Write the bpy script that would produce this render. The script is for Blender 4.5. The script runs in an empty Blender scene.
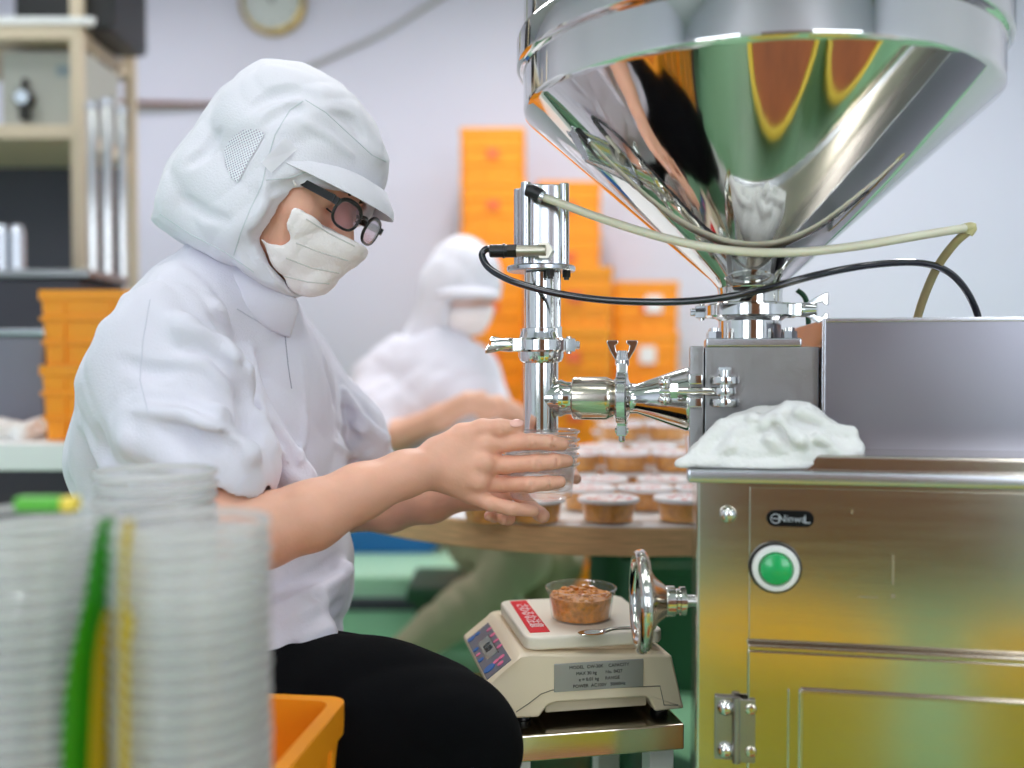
import bpy, bmesh, math, random
import numpy as np
from mathutils import Vector, Matrix
random.seed(7)
rng = np.random.RandomState(11)
COL = bpy.context.scene.collection
PI = math.pi
R = math.radians
# ------------------------------------------------------------------ camera
F = 960.0; CX = 512.0; CY = 384.0
CAM = Vector((0, 0, 0.98)); PITCH = math.atan(24 / F)
FWD = Vector((0, math.cos(PITCH), -math.sin(PITCH)))
UPV = Vector((0, math.sin(PITCH), math.cos(PITCH)))
def W(px, py, d):
    """world point seen at a photo pixel, at distance d (world y)"""
    v = Vector((1, 0, 0)) * ((px - CX) / F) + UPV * (-(py - CY) / F) + FWD
    return CAM + v * (d / v.y)
# ------------------------------------------------------------------ materials
def lin(c):
    return tuple(((x / 255) / 12.92 if x / 255 <= .04045 else ((x / 255 + .055) / 1.055) ** 2.4) for x in c[:3]) + (1,)
def mat(name, col, rough=.5, metal=0., bump=0., bscale=40, stretch=None, var=0., vscale=6, emit=0, coat=0, spec=None, sss=0, aniso=0, sheen=0, rvar=0):
    m = bpy.data.materials.new(name); m.use_nodes = True
    nt = m.node_tree; b = nt.nodes['Principled BSDF']
    b.inputs['Base Color'].default_value = lin(col)
    b.inputs['Roughness'].default_value = rough; b.inputs['Metallic'].default_value = metal
    if coat: b.inputs['Coat Weight'].default_value = coat; b.inputs['Coat Roughness'].default_value = .08
    if spec is not None: b.inputs['Specular IOR Level'].default_value = spec
    if sss:
        b.inputs['Subsurface Weight'].default_value = sss
        b.inputs['Subsurface Radius'].default_value = (.012, .004, .002); b.inputs['Subsurface Scale'].default_value = 1
    if emit: b.inputs['Emission Color'].default_value = lin(col); b.inputs['Emission Strength'].default_value = emit
    if sheen: b.inputs['Sheen Weight'].default_value = sheen
    tc = nt.nodes.new('ShaderNodeTexCoord'); src = tc.outputs['Object']
    if stretch:
        mp = nt.nodes.new('ShaderNodeMapping'); mp.inputs['Scale'].default_value = stretch
        nt.links.new(src, mp.inputs['Vector']); src = mp.outputs['Vector']
    if bump:
        n = nt.nodes.new('ShaderNodeTexNoise'); n.inputs['Scale'].default_value = bscale; n.inputs['Detail'].default_value = 4
        nt.links.new(src, n.inputs['Vector'])
        bp = nt.nodes.new('ShaderNodeBump'); bp.inputs['Strength'].default_value = bump; bp.inputs['Distance'].default_value = .003
        nt.links.new(n.outputs['Fac'], bp.inputs['Height']); nt.links.new(bp.outputs['Normal'], b.inputs['Normal'])
    if var or rvar:
        n2 = nt.nodes.new('ShaderNodeTexNoise'); n2.inputs['Scale'].default_value = vscale; n2.inputs['Detail'].default_value = 5
        nt.links.new(src, n2.inputs['Vector'])
        if var:
            rp = nt.nodes.new('ShaderNodeValToRGB')
            a = lin(col); rp.color_ramp.elements[0].position = .3; rp.color_ramp.elements[1].position = .7
            rp.color_ramp.elements[0].color = tuple(max(0, x * (1 - var)) for x in a[:3]) + (1,)
            rp.color_ramp.elements[1].color = tuple(min(1, x * (1 + var)) for x in a[:3]) + (1,)
            nt.links.new(n2.outputs['Fac'], rp.inputs['Fac']); nt.links.new(rp.outputs['Color'], b.inputs['Base Color'])
        if rvar:
            mr = nt.nodes.new('ShaderNodeMapRange'); mr.inputs['To Min'].default_value = rough - rvar; mr.inputs['To Max'].default_value = rough + rvar
            nt.links.new(n2.outputs['Fac'], mr.inputs['Value']); nt.links.new(mr.outputs['Result'], b.inputs['Roughness'])
    return m
def clear_mat(name, tint=(255, 255, 255), body=.06, gloss=.10, bodycol=(235, 238, 240)):
    """thin clear plastic: see-through with a milky body and a shine that grows at grazing angles"""
    m = bpy.data.materials.new(name); m.use_nodes = True; nt = m.node_tree; nt.nodes.clear()
    o = nt.nodes.new('ShaderNodeOutputMaterial'); t = nt.nodes.new('ShaderNodeBsdfTransparent'); t.inputs['Color'].default_value = lin(tint)
    g = nt.nodes.new('ShaderNodeBsdfGlossy'); g.inputs['Roughness'].default_value = .08
    d = nt.nodes.new('ShaderNodeBsdfDiffuse'); d.inputs['Color'].default_value = lin(bodycol)
    tl = nt.nodes.new('ShaderNodeBsdfTranslucent'); tl.inputs['Color'].default_value = lin(bodycol)
    dm = nt.nodes.new('ShaderNodeMixShader'); dm.inputs[0].default_value = .5
    nt.links.new(d.outputs[0], dm.inputs[1]); nt.links.new(tl.outputs[0], dm.inputs[2])
    m1 = nt.nodes.new('ShaderNodeMixShader'); m1.inputs[0].default_value = body
    nt.links.new(t.outputs[0], m1.inputs[1]); nt.links.new(dm.outputs[0], m1.inputs[2])
    lw0 = nt.nodes.new('ShaderNodeLayerWeight'); lw0.inputs['Blend'].default_value = .5
    lw = nt.nodes.new('ShaderNodeMath'); lw.operation = 'POWER'; lw.inputs[1].default_value = 3.0
    nt.links.new(lw0.outputs['Facing'], lw.inputs[0])
    mr = nt.nodes.new('ShaderNodeMapRange'); mr.inputs['To Min'].default_value = gloss * .35; mr.inputs['To Max'].default_value = min(1, gloss * 4)
    nt.links.new(lw.outputs[0], mr.inputs['Value'])
    m2 = nt.nodes.new('ShaderNodeMixShader'); nt.links.new(mr.outputs['Result'], m2.inputs[0])
    nt.links.new(m1.outputs[0], m2.inputs[1]); nt.links.new(g.outputs[0], m2.inputs[2]); nt.links.new(m2.outputs[0], o.inputs[0])
    return m
# ------------------------------------------------------------------ objects
def tag(o, label=None, cat=None, group=None, kind=None):
    if label: o['label'] = label
    if cat: o['category'] = cat
    if group: o['group'] = group
    if kind: o['kind'] = kind
    return o
def empty(name, loc=(0, 0, 0), rz=0, label=None, cat=None, group=None):
    o = bpy.data.objects.new(name, None); COL.objects.link(o)
    o.location = loc; o.rotation_euler = (0, 0, rz); o.empty_display_size = .05
    return tag(o, label, cat, group)
def wm(o):
    m = Matrix.Identity(4)
    while o:
        m = (Matrix.Translation(o.location) @ o.rotation_euler.to_matrix().to_4x4()) @ m; o = o.parent
    return m
def link(name, me, m, parent=None, local=False, smooth=True):
    o = bpy.data.objects.new(name, me); COL.objects.link(o)
    if m: me.materials.append(m)
    if parent:
        o.parent = parent
        if not local: me.transform(wm(parent).inverted())
    if smooth:
        me.shade_smooth()
        try: me.set_sharp_from_angle(angle=R(38))
        except Exception: pass
        wn = o.modifiers.new('weighted_normal', 'WEIGHTED_NORMAL'); wn.keep_sharp = True; wn.weight = 80
    return o
def frame_of(d):
    d = Vector(d).normalized()
    a = Vector((0, 0, 1)) if abs(d.z) < .9 else Vector((1, 0, 0))
    x = a.cross(d).normalized(); y = d.cross(x)
    return x, y, d
class MB:
    def __init__(s): s.bm = bmesh.new()
    def ring_mesh(s, rings, close=False, cap0=True, cap1=True):
        vs = [[s.bm.verts.new(p) for p in r] for r in rings]
        n = len(vs[0]); m = len(vs)
        for i in range(m if close else m - 1):
            a, b = vs[i], vs[(i + 1) % m]
            for j in range(n):
                try: s.bm.faces.new((a[j], a[(j + 1) % n], b[(j + 1) % n], b[j]))
                except ValueError: pass
        if not close:
            if cap0: s.bm.faces.new(vs[0][::-1])
            if cap1: s.bm.faces.new(vs[-1])
        return s
    def lathe(s, prof, org=(0, 0, 0), ax=(0, 0, 1), seg=48, cap=True, close=False):
        """prof: list of (radius, height along ax)"""
        x, y, d = frame_of(ax); org = Vector(org); rings = []
        for r, h in prof:
            r = max(r, 1e-5)
            rings.append([org + d * h + (x * math.cos(2 * PI * k / seg) + y * math.sin(2 * PI * k / seg)) * r for k in range(seg)])
        return s.ring_mesh(rings, close=close, cap0=cap, cap1=cap)
    def cyl(s, a, b, r, r2=None, seg=32, bev=0):
        a, b = Vector(a), Vector(b); L = (b - a).length; r2 = r if r2 is None else r2
        if bev: prof = [(r - bev, 0), (r - bev * .3, bev * .3), (r, bev), (r2, L - bev), (r2 - bev * .3, L - bev * .3), (r2 - bev, L)]
        else: prof = [(r, 0), (r2, L)]
        return s.lathe(prof, a, b - a, seg)
    def tube(s, pts, r, seg=14, sub=8, cap=True):
        pts = [Vector(p) for p in pts]
        P = smooth_path(pts, sub) if sub > 1 else pts
        n = len(P); rr = (lambda t: r) if not callable(r) else r
        rings = []; x = None
        for i, p in enumerate(P):
            t = (P[min(i + 1, n - 1)] - P[max(i - 1, 0)]).normalized()
            if x is None: x, _, _ = frame_of(t)
            x = (x - t * x.dot(t)).normalized(); y = t.cross(x); q = rr(i / (n - 1))
            rings.append([p + (x * math.cos(2 * PI * k / seg) + y * math.sin(2 * PI * k / seg)) * q for k in range(seg)])
        return s.ring_mesh(rings, cap0=cap, cap1=cap)
    def box(s, c, size, ax=None, bev=0, segs=2):
        c = Vector(c); x, y, z = ax if ax else (Vector((1, 0, 0)), Vector((0, 1, 0)), Vector((0, 0, 1)))
        x, y, z = Vector(x), Vector(y), Vector(z); h = [q / 2 for q in size]
        t = bmesh.new(); bmesh.ops.create_cube(t, size=1)
        for v in t.verts: v.co = Vector((v.co.x * size[0], v.co.y * size[1], v.co.z * size[2]))
        if bev: bmesh.ops.bevel(t, geom=t.edges[:], offset=bev, segments=segs, affect='EDGES', profile=.5)
        for v in t.verts: v.co = c + x * v.co.x + y * v.co.y + z * v.co.z
        return s.add(t)
    def add(s, t):
        me = bpy.data.meshes.new('t'); t.to_mesh(me); t.free(); s.bm.from_mesh(me); bpy.data.meshes.remove(me); return s
    def prism(s, pts, ext, bev=0, segs=2):
        """polygon pts (3d, planar) extruded by vector ext"""
        t = bmesh.new(); vs = [t.verts.new(Vector(p)) for p in pts]; f = t.faces.new(vs)
        r = bmesh.ops.extrude_face_region(t, geom=[f])
        for v in r['geom']:
            if isinstance(v, bmesh.types.BMVert): v.co += Vector(ext)
        bmesh.ops.recalc_face_normals(t, faces=t.faces[:])
        if bev: bmesh.ops.bevel(t, geom=t.edges[:], offset=bev, segments=segs, affect='EDGES', profile=.5)
        return s.add(t)
    def ball(s, c, r, sc=(1, 1, 1), u=24, v=14, ax=None):
        t = bmesh.new(); bmesh.ops.create_uvsphere(t, u_segments=u, v_segments=v, radius=r)
        x, y, z = ax if ax else (Vector((1, 0, 0)), Vector((0, 1, 0)), Vector((0, 0, 1)))
        for q in t.verts: q.co = Vector(c) + x * q.co.x * sc[0] + y * q.co.y * sc[1] + z * q.co.z * sc[2]
        return s.add(t)
    def build(s, name, m, parent=None, local=False, smooth=True):
        me = bpy.data.meshes.new(name); bmesh.ops.recalc_face_normals(s.bm, faces=s.bm.faces[:])
        s.bm.to_mesh(me); s.bm.free()
        return link(name, me, m, parent, local, smooth)
def smooth_path(P, sub):
    out = []; n = len(P)
    for i in range(n - 1):
        p0, p1, p2, p3 = P[max(i - 1, 0)], P[i], P[i + 1], P[min(i + 2, n - 1)]
        for k in range(sub):
            t = k / sub
            out.append(.5 * ((2 * p1) + (p2 - p0) * t + (2 * p0 - 5 * p1 + 4 * p2 - p3) * t * t + (3 * p1 - p0 - 3 * p2 + p3) * t ** 3))
    out.append(P[-1]); return out
def kids(o): return list(KID.get(o.name, []))
def copy_tree(o, parent=None):
    ch = [c for c in bpy.data.objects if c.parent == o]
    c = o.copy(); COL.objects.link(c)
    if parent: c.parent = parent
    for k in ch: copy_tree(k, c)
    return c
def rounded_rect(w, h, r, n=5):
    p = []
    for cx, cy, a0 in ((w / 2 - r, h / 2 - r, 0), (-w / 2 + r, h / 2 - r, 90), (-w / 2 + r, -h / 2 + r, 180), (w / 2 - r, -h / 2 + r, 270)):
        for k in range(n + 1):
            a = R(a0 + 90 * k / n); p.append((cx + r * math.cos(a), cy + r * math.sin(a)))
    return p
def text_mesh(name, body, size, org, xd, yd, m, parent, depth=.0003, align='CENTER'):
    cu = bpy.data.curves.new('txt', 'FONT'); cu.body = body; cu.size = size; cu.align_x = align; cu.align_y = 'CENTER'; cu.extrude = depth; cu.resolution_u = 3
    t = bpy.data.objects.new('txt', cu); COL.objects.link(t)
    dg = bpy.context.evaluated_depsgraph_get(); me = bpy.data.meshes.new_from_object(t.evaluated_get(dg))
    bpy.data.objects.remove(t); me.name = name
    xd = Vector(xd).normalized(); yd = Vector(yd).normalized(); zd = xd.cross(yd); o = Vector(org)
    me.transform(Matrix(((xd.x, yd.x, zd.x, o.x), (xd.y, yd.y, zd.y, o.y), (xd.z, yd.z, zd.z, o.z), (0, 0, 0, 1))))
    me.materials.clear()
    return link(name, me, m, parent, smooth=False)
# ------------------------------------------------------------------ signed distance fields -> one continuous mesh
def proj_px(X, Y, Z, d0, axis):
    """slide points along axis to the plane y = d0 and return the photo pixel of each"""
    if axis is None:
        z = Z - CAM.z; cf = Y * math.cos(PITCH) - z * math.sin(PITCH); cu = Y * math.sin(PITCH) + z * math.cos(PITCH)
        return CX + F * X / cf, CY - F * cu / cf
    ax = Vector(axis); t = (d0 - Y) / ax.y
    x = X + ax.x * t; z = Z + ax.z * t - CAM.z
    cf = d0 * math.cos(PITCH) - z * math.sin(PITCH); cu = d0 * math.sin(PITCH) + z * math.cos(PITCH)
    return CX + F * x / cf, CY - F * cu / cf
def sd_poly(px, py, pts):
    P = [np.array(p, float) for p in pts]; n = len(P)
    d = np.full(px.shape, 1e12); s = np.ones(px.shape)
    for i in range(n):
        a, b = P[i], P[i - 1]; e = b - a; wx = px - a[0]; wy = py - a[1]
        t = np.clip((wx * e[0] + wy * e[1]) / (e @ e), 0, 1)
        d = np.minimum(d, (wx - e[0] * t) ** 2 + (wy - e[1] * t) ** 2)
        c1 = py >= a[1]; c2 = py < b[1]; c3 = e[0] * wy > e[1] * wx
        fl = (c1 & c2 & c3) | (~c1 & ~c2 & ~c3); s = np.where(fl, -s, s)
    return s * np.sqrt(d)
class SDF:
    def __init__(s, lo, hi, h):
        s.h = h; s.lo = np.array(lo, float)
        n = [int(math.ceil((hi[i] - lo[i]) / h)) + 1 for i in range(3)]
        s.ax = [s.lo[i] + h * np.arange(n[i]) for i in range(3)]
        s.F = np.full(n, .25, np.float32)
    def blk(s, lo, hi):
        sl = []
        for i in range(3):
            a = int(np.clip(math.floor((lo[i] - s.lo[i]) / s.h), 0, len(s.ax[i]))); b = int(np.clip(math.ceil((hi[i] - s.lo[i]) / s.h) + 1, 0, len(s.ax[i])))
            sl.append(slice(a, b))
        X = s.ax[0][sl[0]][:, None, None]; Y = s.ax[1][sl[1]][None, :, None]; Z = s.ax[2][sl[2]][None, None, :]
        return tuple(sl), X, Y, Z
    def _mix(s, sl, d, k, op):
        A = s.F[sl]
        if op == 'u':
            h = np.clip(.5 + .5 * (A - d) / k, 0, 1); s.F[sl] = (A * (1 - h) + d * h - k * h * (1 - h)).astype(np.float32)
        elif op == 's':
            h = np.clip(.5 - .5 * (A + d) / k, 0, 1); s.F[sl] = (A * (1 - h) - d * h + k * h * (1 - h)).astype(np.float32)
        elif op == 'i':
            h = np.clip(.5 - .5 * (A - d) / k, 0, 1); s.F[sl] = (A * (1 - h) + d * h + k * h * (1 - h)).astype(np.float32)
    def cap(s, a, b, ra, rb=None, k=.01, op='u', flat=None):
        """capsule a-b; flat=(axis, f): thickness along axis divided by f"""
        a = np.array(a, float); b = np.array(b, float); rb = ra if rb is None else rb; m = max(ra, rb) + k * 1.5 + 3 * s.h
        if (a == b).all(): b = a + 1e-6
        sl, X, Y, Z = s.blk(np.minimum(a, b) - m, np.maximum(a, b) + m)
        x = X - a[0]; y = Y - a[1]; z = Z - a[2]; e = b - a
        if flat is not None:
            n = np.array(Vector(flat[0]).normalized()); q = (x * n[0] + y * n[1] + z * n[2]); en = e @ n
            # distance from chain along n
            t0 = np.clip((x * e[0] + y * e[1] + z * e[2]) / (e @ e), 0, 1)
            off = (q - t0 * en) * (flat[1] - 1); x = x + off * n[0]; y = y + off * n[1]; z = z + off * n[2]
        t = np.clip((x * e[0] + y * e[1] + z * e[2]) / (e @ e), 0, 1)
        d = np.sqrt((x - t * e[0]) ** 2 + (y - t * e[1]) ** 2 + (z - t * e[2]) ** 2) - (ra + (rb - ra) * t)
        if flat is not None: d = d / (1 + .5 * (flat[1] - 1))
        s._mix(sl, d, k, op); return s
    def ell(s, c, r, ax=None, k=.01, op='u'):
        c = np.array(c, float); r = np.array(r, float); m = r.max() + k * 1.5 + 3 * s.h
        sl, X, Y, Z = s.blk(c - m, c + m); x = X - c[0]; y = Y - c[1]; z = Z - c[2]
        if ax is not None:
            A = [np.array(v) for v in ax]; x, y, z = [x * v[0] + y * v[1] + z * v[2] for v in A]
        k0 = np.sqrt((x / r[0]) ** 2 + (y / r[1]) ** 2 + (z / r[2]) ** 2); k1 = np.sqrt((x / r[0] ** 2) ** 2 + (y / r[1] ** 2) ** 2 + (z / r[2] ** 2) ** 2)
        d = k0 * (k0 - 1) / np.maximum(k1, 1e-9)
        s._mix(sl, d, k, op); return s
    def chain(s, pts, rad, k=.01, op='u', flat=None):
        for i in range(len(pts) - 1): s.cap(pts[i], pts[i + 1], rad[i], rad[i + 1], k, op, flat)
        return s
    def poly(s, pts, d0, axis=(0, 1, 0), k=.01, op='i', zr=None):
        X = s.ax[0][:, None, None]; Y = s.ax[1][None, :, None]; Z = s.ax[2][None, None, :]
        X, Y, Z = np.broadcast_arrays(X, Y, Z); m = np.abs(s.F) < .08 if op != 's' else s.F < .04
        px, py = proj_px(X[m], Y[m], Z[m], d0, axis); d = sd_poly(px, py, pts) * d0 / F
        A = s.F[m]
        if op == 'i': h = np.clip(.5 - .5 * (A - d) / k, 0, 1); s.F[m] = A * (1 - h) + d * h + k * h * (1 - h)
        else: h = np.clip(.5 - .5 * (A + d) / k, 0, 1); s.F[m] = A * (1 - h) - d * h + k * h * (1 - h)
        if op == 'i': s.F[~m & (s.F < 0)] = s.F[~m & (s.F < 0)]
        return s
    def polyfull(s, pts, d0, axis=(0, 1, 0), k=.01):
        X = s.ax[0][:, None, None]; Y = s.ax[1][None, :, None]; Z = s.ax[2][None, None, :]
        X, Y, Z = np.broadcast_arrays(X, Y, Z); m = s.F < .1
        px, py = proj_px(X[m], Y[m], Z[m], d0, axis); d = sd_poly(px, py, pts) * d0 / F; A = s.F[m]
        h = np.clip(.5 - .5 * (A - d) / k, 0, 1); s.F[m] = A * (1 - h) + d * h + k * h * (1 - h); return s
    def plane(s, p, n, k=.004, op='i'):
        """keep the side the normal points away from"""
        n = np.array(Vector(n).normalized()); p = np.array(p, float)
        d = ((s.ax[0] - p[0]) * n[0])[:, None, None] + ((s.ax[1] - p[1]) * n[1])[None, :, None] + ((s.ax[2] - p[2]) * n[2])[None, None, :]
        s._mix((slice(None),) * 3, d, k, op); return s
    def disp(s, fn, band=.03):
        m = np.abs(s.F) < band; X, Y, Z = np.broadcast_arrays(s.ax[0][:, None, None], s.ax[1][None, :, None], s.ax[2][None, None, :])
        s.F[m] += fn(X[m], Y[m], Z[m]).astype(np.float32); return s
    def mesh(s, name, keep_islands=False):
        f = s.F; f[0] = f[-1] = .1; f[:, 0] = f[:, -1] = .1; f[:, :, 0] = f[:, :, -1] = .1
        n = f.shape; ins = f < 0; nc = (n[0] - 1, n[1] - 1, n[2] - 1)
        acc = np.zeros((nc[0] * nc[1] * nc[2], 3), np.float32); cnt = np.zeros(nc[0] * nc[1] * nc[2], np.int32); quads = []
        cid = lambda i, j, k: (i * nc[1] + j) * nc[2] + k
        for a in range(3):
            sl0 = [slice(None)] * 3; sl1 = [slice(None)] * 3; sl0[a] = slice(0, -1); sl1[a] = slice(1, None)
            i0 = ins[tuple(sl0)]; i1 = ins[tuple(sl1)]; I = np.argwhere(i0 != i1); b, c = (a + 1) % 3, (a + 2) % 3
            fa = f[tuple(I.T)]; J = I.copy(); J[:, a] += 1; fb = f[tuple(J.T)]; t = fa / (fa - fb)
            P = I.astype(np.float32); P[:, a] += t; ids = []
            for db, dc in ((1, 1), (0, 1), (0, 0), (1, 0)):
                C = I.copy(); C[:, b] -= db; C[:, c] -= dc; q = cid(C[:, 0], C[:, 1], C[:, 2]); ids.append(q)
                for z in range(3): acc[:, z] += np.bincount(q, P[:, z], len(cnt)).astype(np.float32)
                cnt += np.bincount(q, minlength=len(cnt)).astype(np.int32)
            Q = np.stack(ids, 1); fl = ~ins[tuple(I.T)]; Q[fl] = Q[fl][:, ::-1]; quads.append(Q)
        used = cnt > 0; idx = np.full(len(cnt), -1, np.int64); idx[used] = np.arange(used.sum())
        V = acc[used] / cnt[used][:, None] * s.h + s.lo; Q = idx[np.concatenate(quads)]
        # laplacian relax
        E = np.concatenate([Q[:, [0, 1]], Q[:, [1, 2]], Q[:, [2, 3]], Q[:, [3, 0]]]); nb = np.bincount(E[:, 0], minlength=len(V)) + np.bincount(E[:, 1], minlength=len(V))
        for lam in (.5, .5):
            S = np.stack([np.bincount(E[:, 0], V[E[:, 1], z], len(V)) + np.bincount(E[:, 1], V[E[:, 0], z], len(V)) for z in range(3)], 1)
            V = V + lam * (S / nb[:, None] - V)
        if not keep_islands:
            par = np.arange(len(V))
            for _ in range(60):
                mn = np.minimum(par[E[:, 0]], par[E[:, 1]]); p2 = par.copy(); np.minimum.at(p2, E[:, 0], mn); np.minimum.at(p2, E[:, 1], mn); p2 = p2[p2]
                if (p2 == par).all(): break
                par = p2
            else:
                for _ in range(400):
                    mn = np.minimum(par[E[:, 0]], par[E[:, 1]]); p2 = par.copy(); np.minimum.at(p2, E[:, 0], mn); np.minimum.at(p2, E[:, 1], mn); p2 = p2[p2[p2]]
                    if (p2 == par).all(): break
                    par = p2
            best = np.bincount(par).argmax(); kv = par == best; Q = Q[kv[Q[:, 0]]]; ren = np.cumsum(kv) - 1; V = V[kv]; Q = ren[Q]
        me = bpy.data.meshes.new(name); me.vertices.add(len(V)); me.vertices.foreach_set('co', V.astype(np.float32).ravel())
        me.loops.add(Q.size); me.loops.foreach_set('vertex_index', Q.astype(np.int32).ravel())
        me.polygons.add(len(Q)); me.polygons.foreach_set('loop_start', np.arange(0, Q.size, 4, dtype=np.int32))
        try: me.polygons.foreach_set('loop_total', np.full(len(Q), 4, np.int32))
        except Exception: pass
        me.update(calc_edges=True); me.validate(); return me
    def build(s, name, m, parent=None):
        me = s.mesh(name); o = bpy.data.objects.new(name, me); COL.objects.link(o)
        if parent: o.parent = parent; me.transform(wm(parent).inverted())
        me.materials.append(m); me.shade_smooth(); return o
def waves(freqs, amp, seed=0, ridged=True, squash=(1, 1, 1)):
    r = np.random.RandomState(seed); D = r.normal(size=(len(freqs), 3)); D /= np.linalg.norm(D, axis=1)[:, None]; ph = r.uniform(0, 6.28, len(freqs)); D2 = r.normal(size=(len(freqs), 3))
    def fn(X, Y, Z):
        o = np.zeros(X.shape)
        for i, fq in enumerate(freqs):
            w = 1.6 * np.sin((D2[i, 0] * X + D2[i, 1] * Y + D2[i, 2] * Z) * fq * .35 + ph[i] * 2)
            v = np.sin((D[i, 0] * X * squash[0] + D[i, 1] * Y * squash[1] + D[i, 2] * Z * squash[2]) * fq + ph[i] + w)
            if ridged: v = 1 - 2 * np.abs(v) ** .8
            o += v * (freqs[0] / fq) ** .7
        return o * amp
    return fn
WIN_FILL = 20
# ================================================================== materials
M = {}
M['wall'] = mat('wall_paint', (222, 221, 236), .55, bump=.05, bscale=8, var=.015, vscale=1.5)
M['floor'] = mat('green_floor_paint', (150, 204, 162), .28, var=.10, vscale=2.2, rvar=.08)
M['ceil'] = mat('ceiling_paint', (196, 196, 196), .7)
M['steel'] = mat('polished_steel', (226, 226, 224), .09, 1, rvar=.03, vscale=20)
M['hopper'] = mat('mirror_steel', (222, 221, 217), .055, 1, bump=.02, bscale=9, rvar=.02, vscale=14)
M['brushed'] = mat('brushed_steel', (212, 204, 190), .17, 1, bump=.012, bscale=60, stretch=(1, 1, 14), rvar=.04, vscale=9)
M['satin'] = mat('satin_steel', (165, 165, 166), .33, 1, bump=.06, bscale=160, rvar=.06, vscale=40)
M['boxsteel'] = mat('bead_rolled_steel', (152, 152, 162), .30, 1, rvar=.04, vscale=14)
M['alu'] = mat('anodised_aluminium', (205, 208, 214), .25, 1)
M['darkmetal'] = mat('dark_metal', (70, 68, 66), .4, 1)
M['blackhose'] = mat('black_hose', (18, 20, 34), .16, coat=.6)
M['blackpl'] = mat('black_plastic', (22, 22, 24), .35)
M['clearhose'] = mat('milky_tube', (236, 230, 206), .3, sss=.2, coat=.3)
M['cloth'] = mat('white_coat_cloth', (224, 222, 234), .85, bump=.25, bscale=420, sheen=.15)
M['hood'] = mat('white_hood_cloth', (228, 226, 235), .85, bump=.25, bscale=420, sheen=.15)
M['maskm'] = mat('mask_fabric', (250, 242, 242), .9, bump=.3, bscale=300, sheen=.1)
M['rag'] = mat('cotton_rag', (242, 242, 241), .95, bump=.5, bscale=260)
M['black'] = mat('black_trouser_cloth', (5, 6, 9), .95, spec=.12, bump=.2, bscale=400)
M['khaki'] = mat('khaki_cloth', (200, 186, 156), .9, bump=.2, bscale=200)
M['skin'] = mat('skin', (234, 178, 152), .48, sss=.22, bump=.12, bscale=330, var=.06, vscale=26)
M['skin2'] = mat('skin_far', (222, 172, 146), .5, sss=.1, var=.04)
M['nail'] = mat('nail', (240, 186, 172), .25)
M['hair'] = mat('dark_hair', (28, 22, 20), .6)
M['orange'] = mat('orange_crate_plastic', (252, 157, 30), .38, var=.05, vscale=5, spec=.4)
M['yellow'] = mat('yellow_tub_plastic', (255, 226, 84), .4)
M['cream'] = mat('cream_enamel', (244, 228, 200), .38)
M['creamtop'] = mat('cream_plate', (250, 242, 226), .32)
M['ply'] = mat('plywood_edge', (224, 182, 132), .55, var=.22, vscale=3, stretch=(6, 6, 160))
M['plytop'] = mat('white_laminate', (236, 236, 238), .3)
M['clear'] = clear_mat('clear_cup_plastic', body=.10, gloss=.12)
M['clearfg'] = clear_mat('clear_cup_stack_plastic', body=.20, gloss=.13, bodycol=(252, 252, 252))
M['lid'] = mat('printed_lid', (240, 236, 238), .35, coat=.3)
M['paste'] = mat('amber_relish', (224, 142, 36), .28, bump=.9, bscale=230, var=.30, vscale=160, coat=.5)
M['paste2'] = mat('orange_relish', (244, 164, 72), .4, bump=.6, bscale=120, var=.25, vscale=80)
M['green'] = mat('green_print', (96, 190, 60), .45)
M['dgreen'] = mat('dark_green_plastic', (30, 84, 52), .5)
M['beige'] = mat('beige_painted_steel', (206, 190, 165), .45)
M['grey'] = mat('grey_box_paint', (168, 168, 160), .5)
M['dgrey'] = mat('dark_grey', (62, 62, 72), .6)
M['blue'] = mat('blue_plastic', (30, 110, 190), .4)
M['white'] = mat('white_plastic', (238, 238, 238), .35)
M['red'] = mat('red_sticker', (222, 8, 30), .5, spec=.2)
M['pink'] = mat('pink_print', (240, 120, 165), .4)
M['brown'] = mat('brown_wood', (128, 72, 40), .5, var=.15, vscale=4)
M['gold'] = mat('brass_rim', (196, 168, 96), .25, .9)
M['lamp'] = mat('lamp_diffuser', (250, 250, 248), .5, emit=4)
M['relish_bulk'] = mat('bulk_relish', (170, 92, 44), .5, bump=.6, bscale=60, var=.2, vscale=14)
M['carton'] = mat('cardboard', (170, 124, 84), .7, var=.08)
# ================================================================== room shell
def slab(name, c, size, m):
    o = MB().box(c, size).build(name, m, smooth=False); return tag(o, kind='structure')
WY = 4.75
slab('floor', (0, .9, -.05), (7.4, 8.0, .1), M['floor'])
slab('wall_back', (0, WY + .05, 1.45), (7.4, .1, 3.1), M['wall'])
slab('wall_left', (-3.45, .9, 1.45), (.1, 8, 3.1), M['wall'])
slab('wall_right', (3.45, .9, 1.45), (.1, 8, 3.1), M['wall'])
slab('wall_front', (0, -2.95, 1.45), (7.4, .1, 3.1), M['wall'])
slab('ceiling', (0, .9, 3.0), (7.4, 8, .1), M['ceil'])
slab('baseboard_back', (0, WY - .012, .05), (6.8, .02, .1), M['dgreen'])
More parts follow.
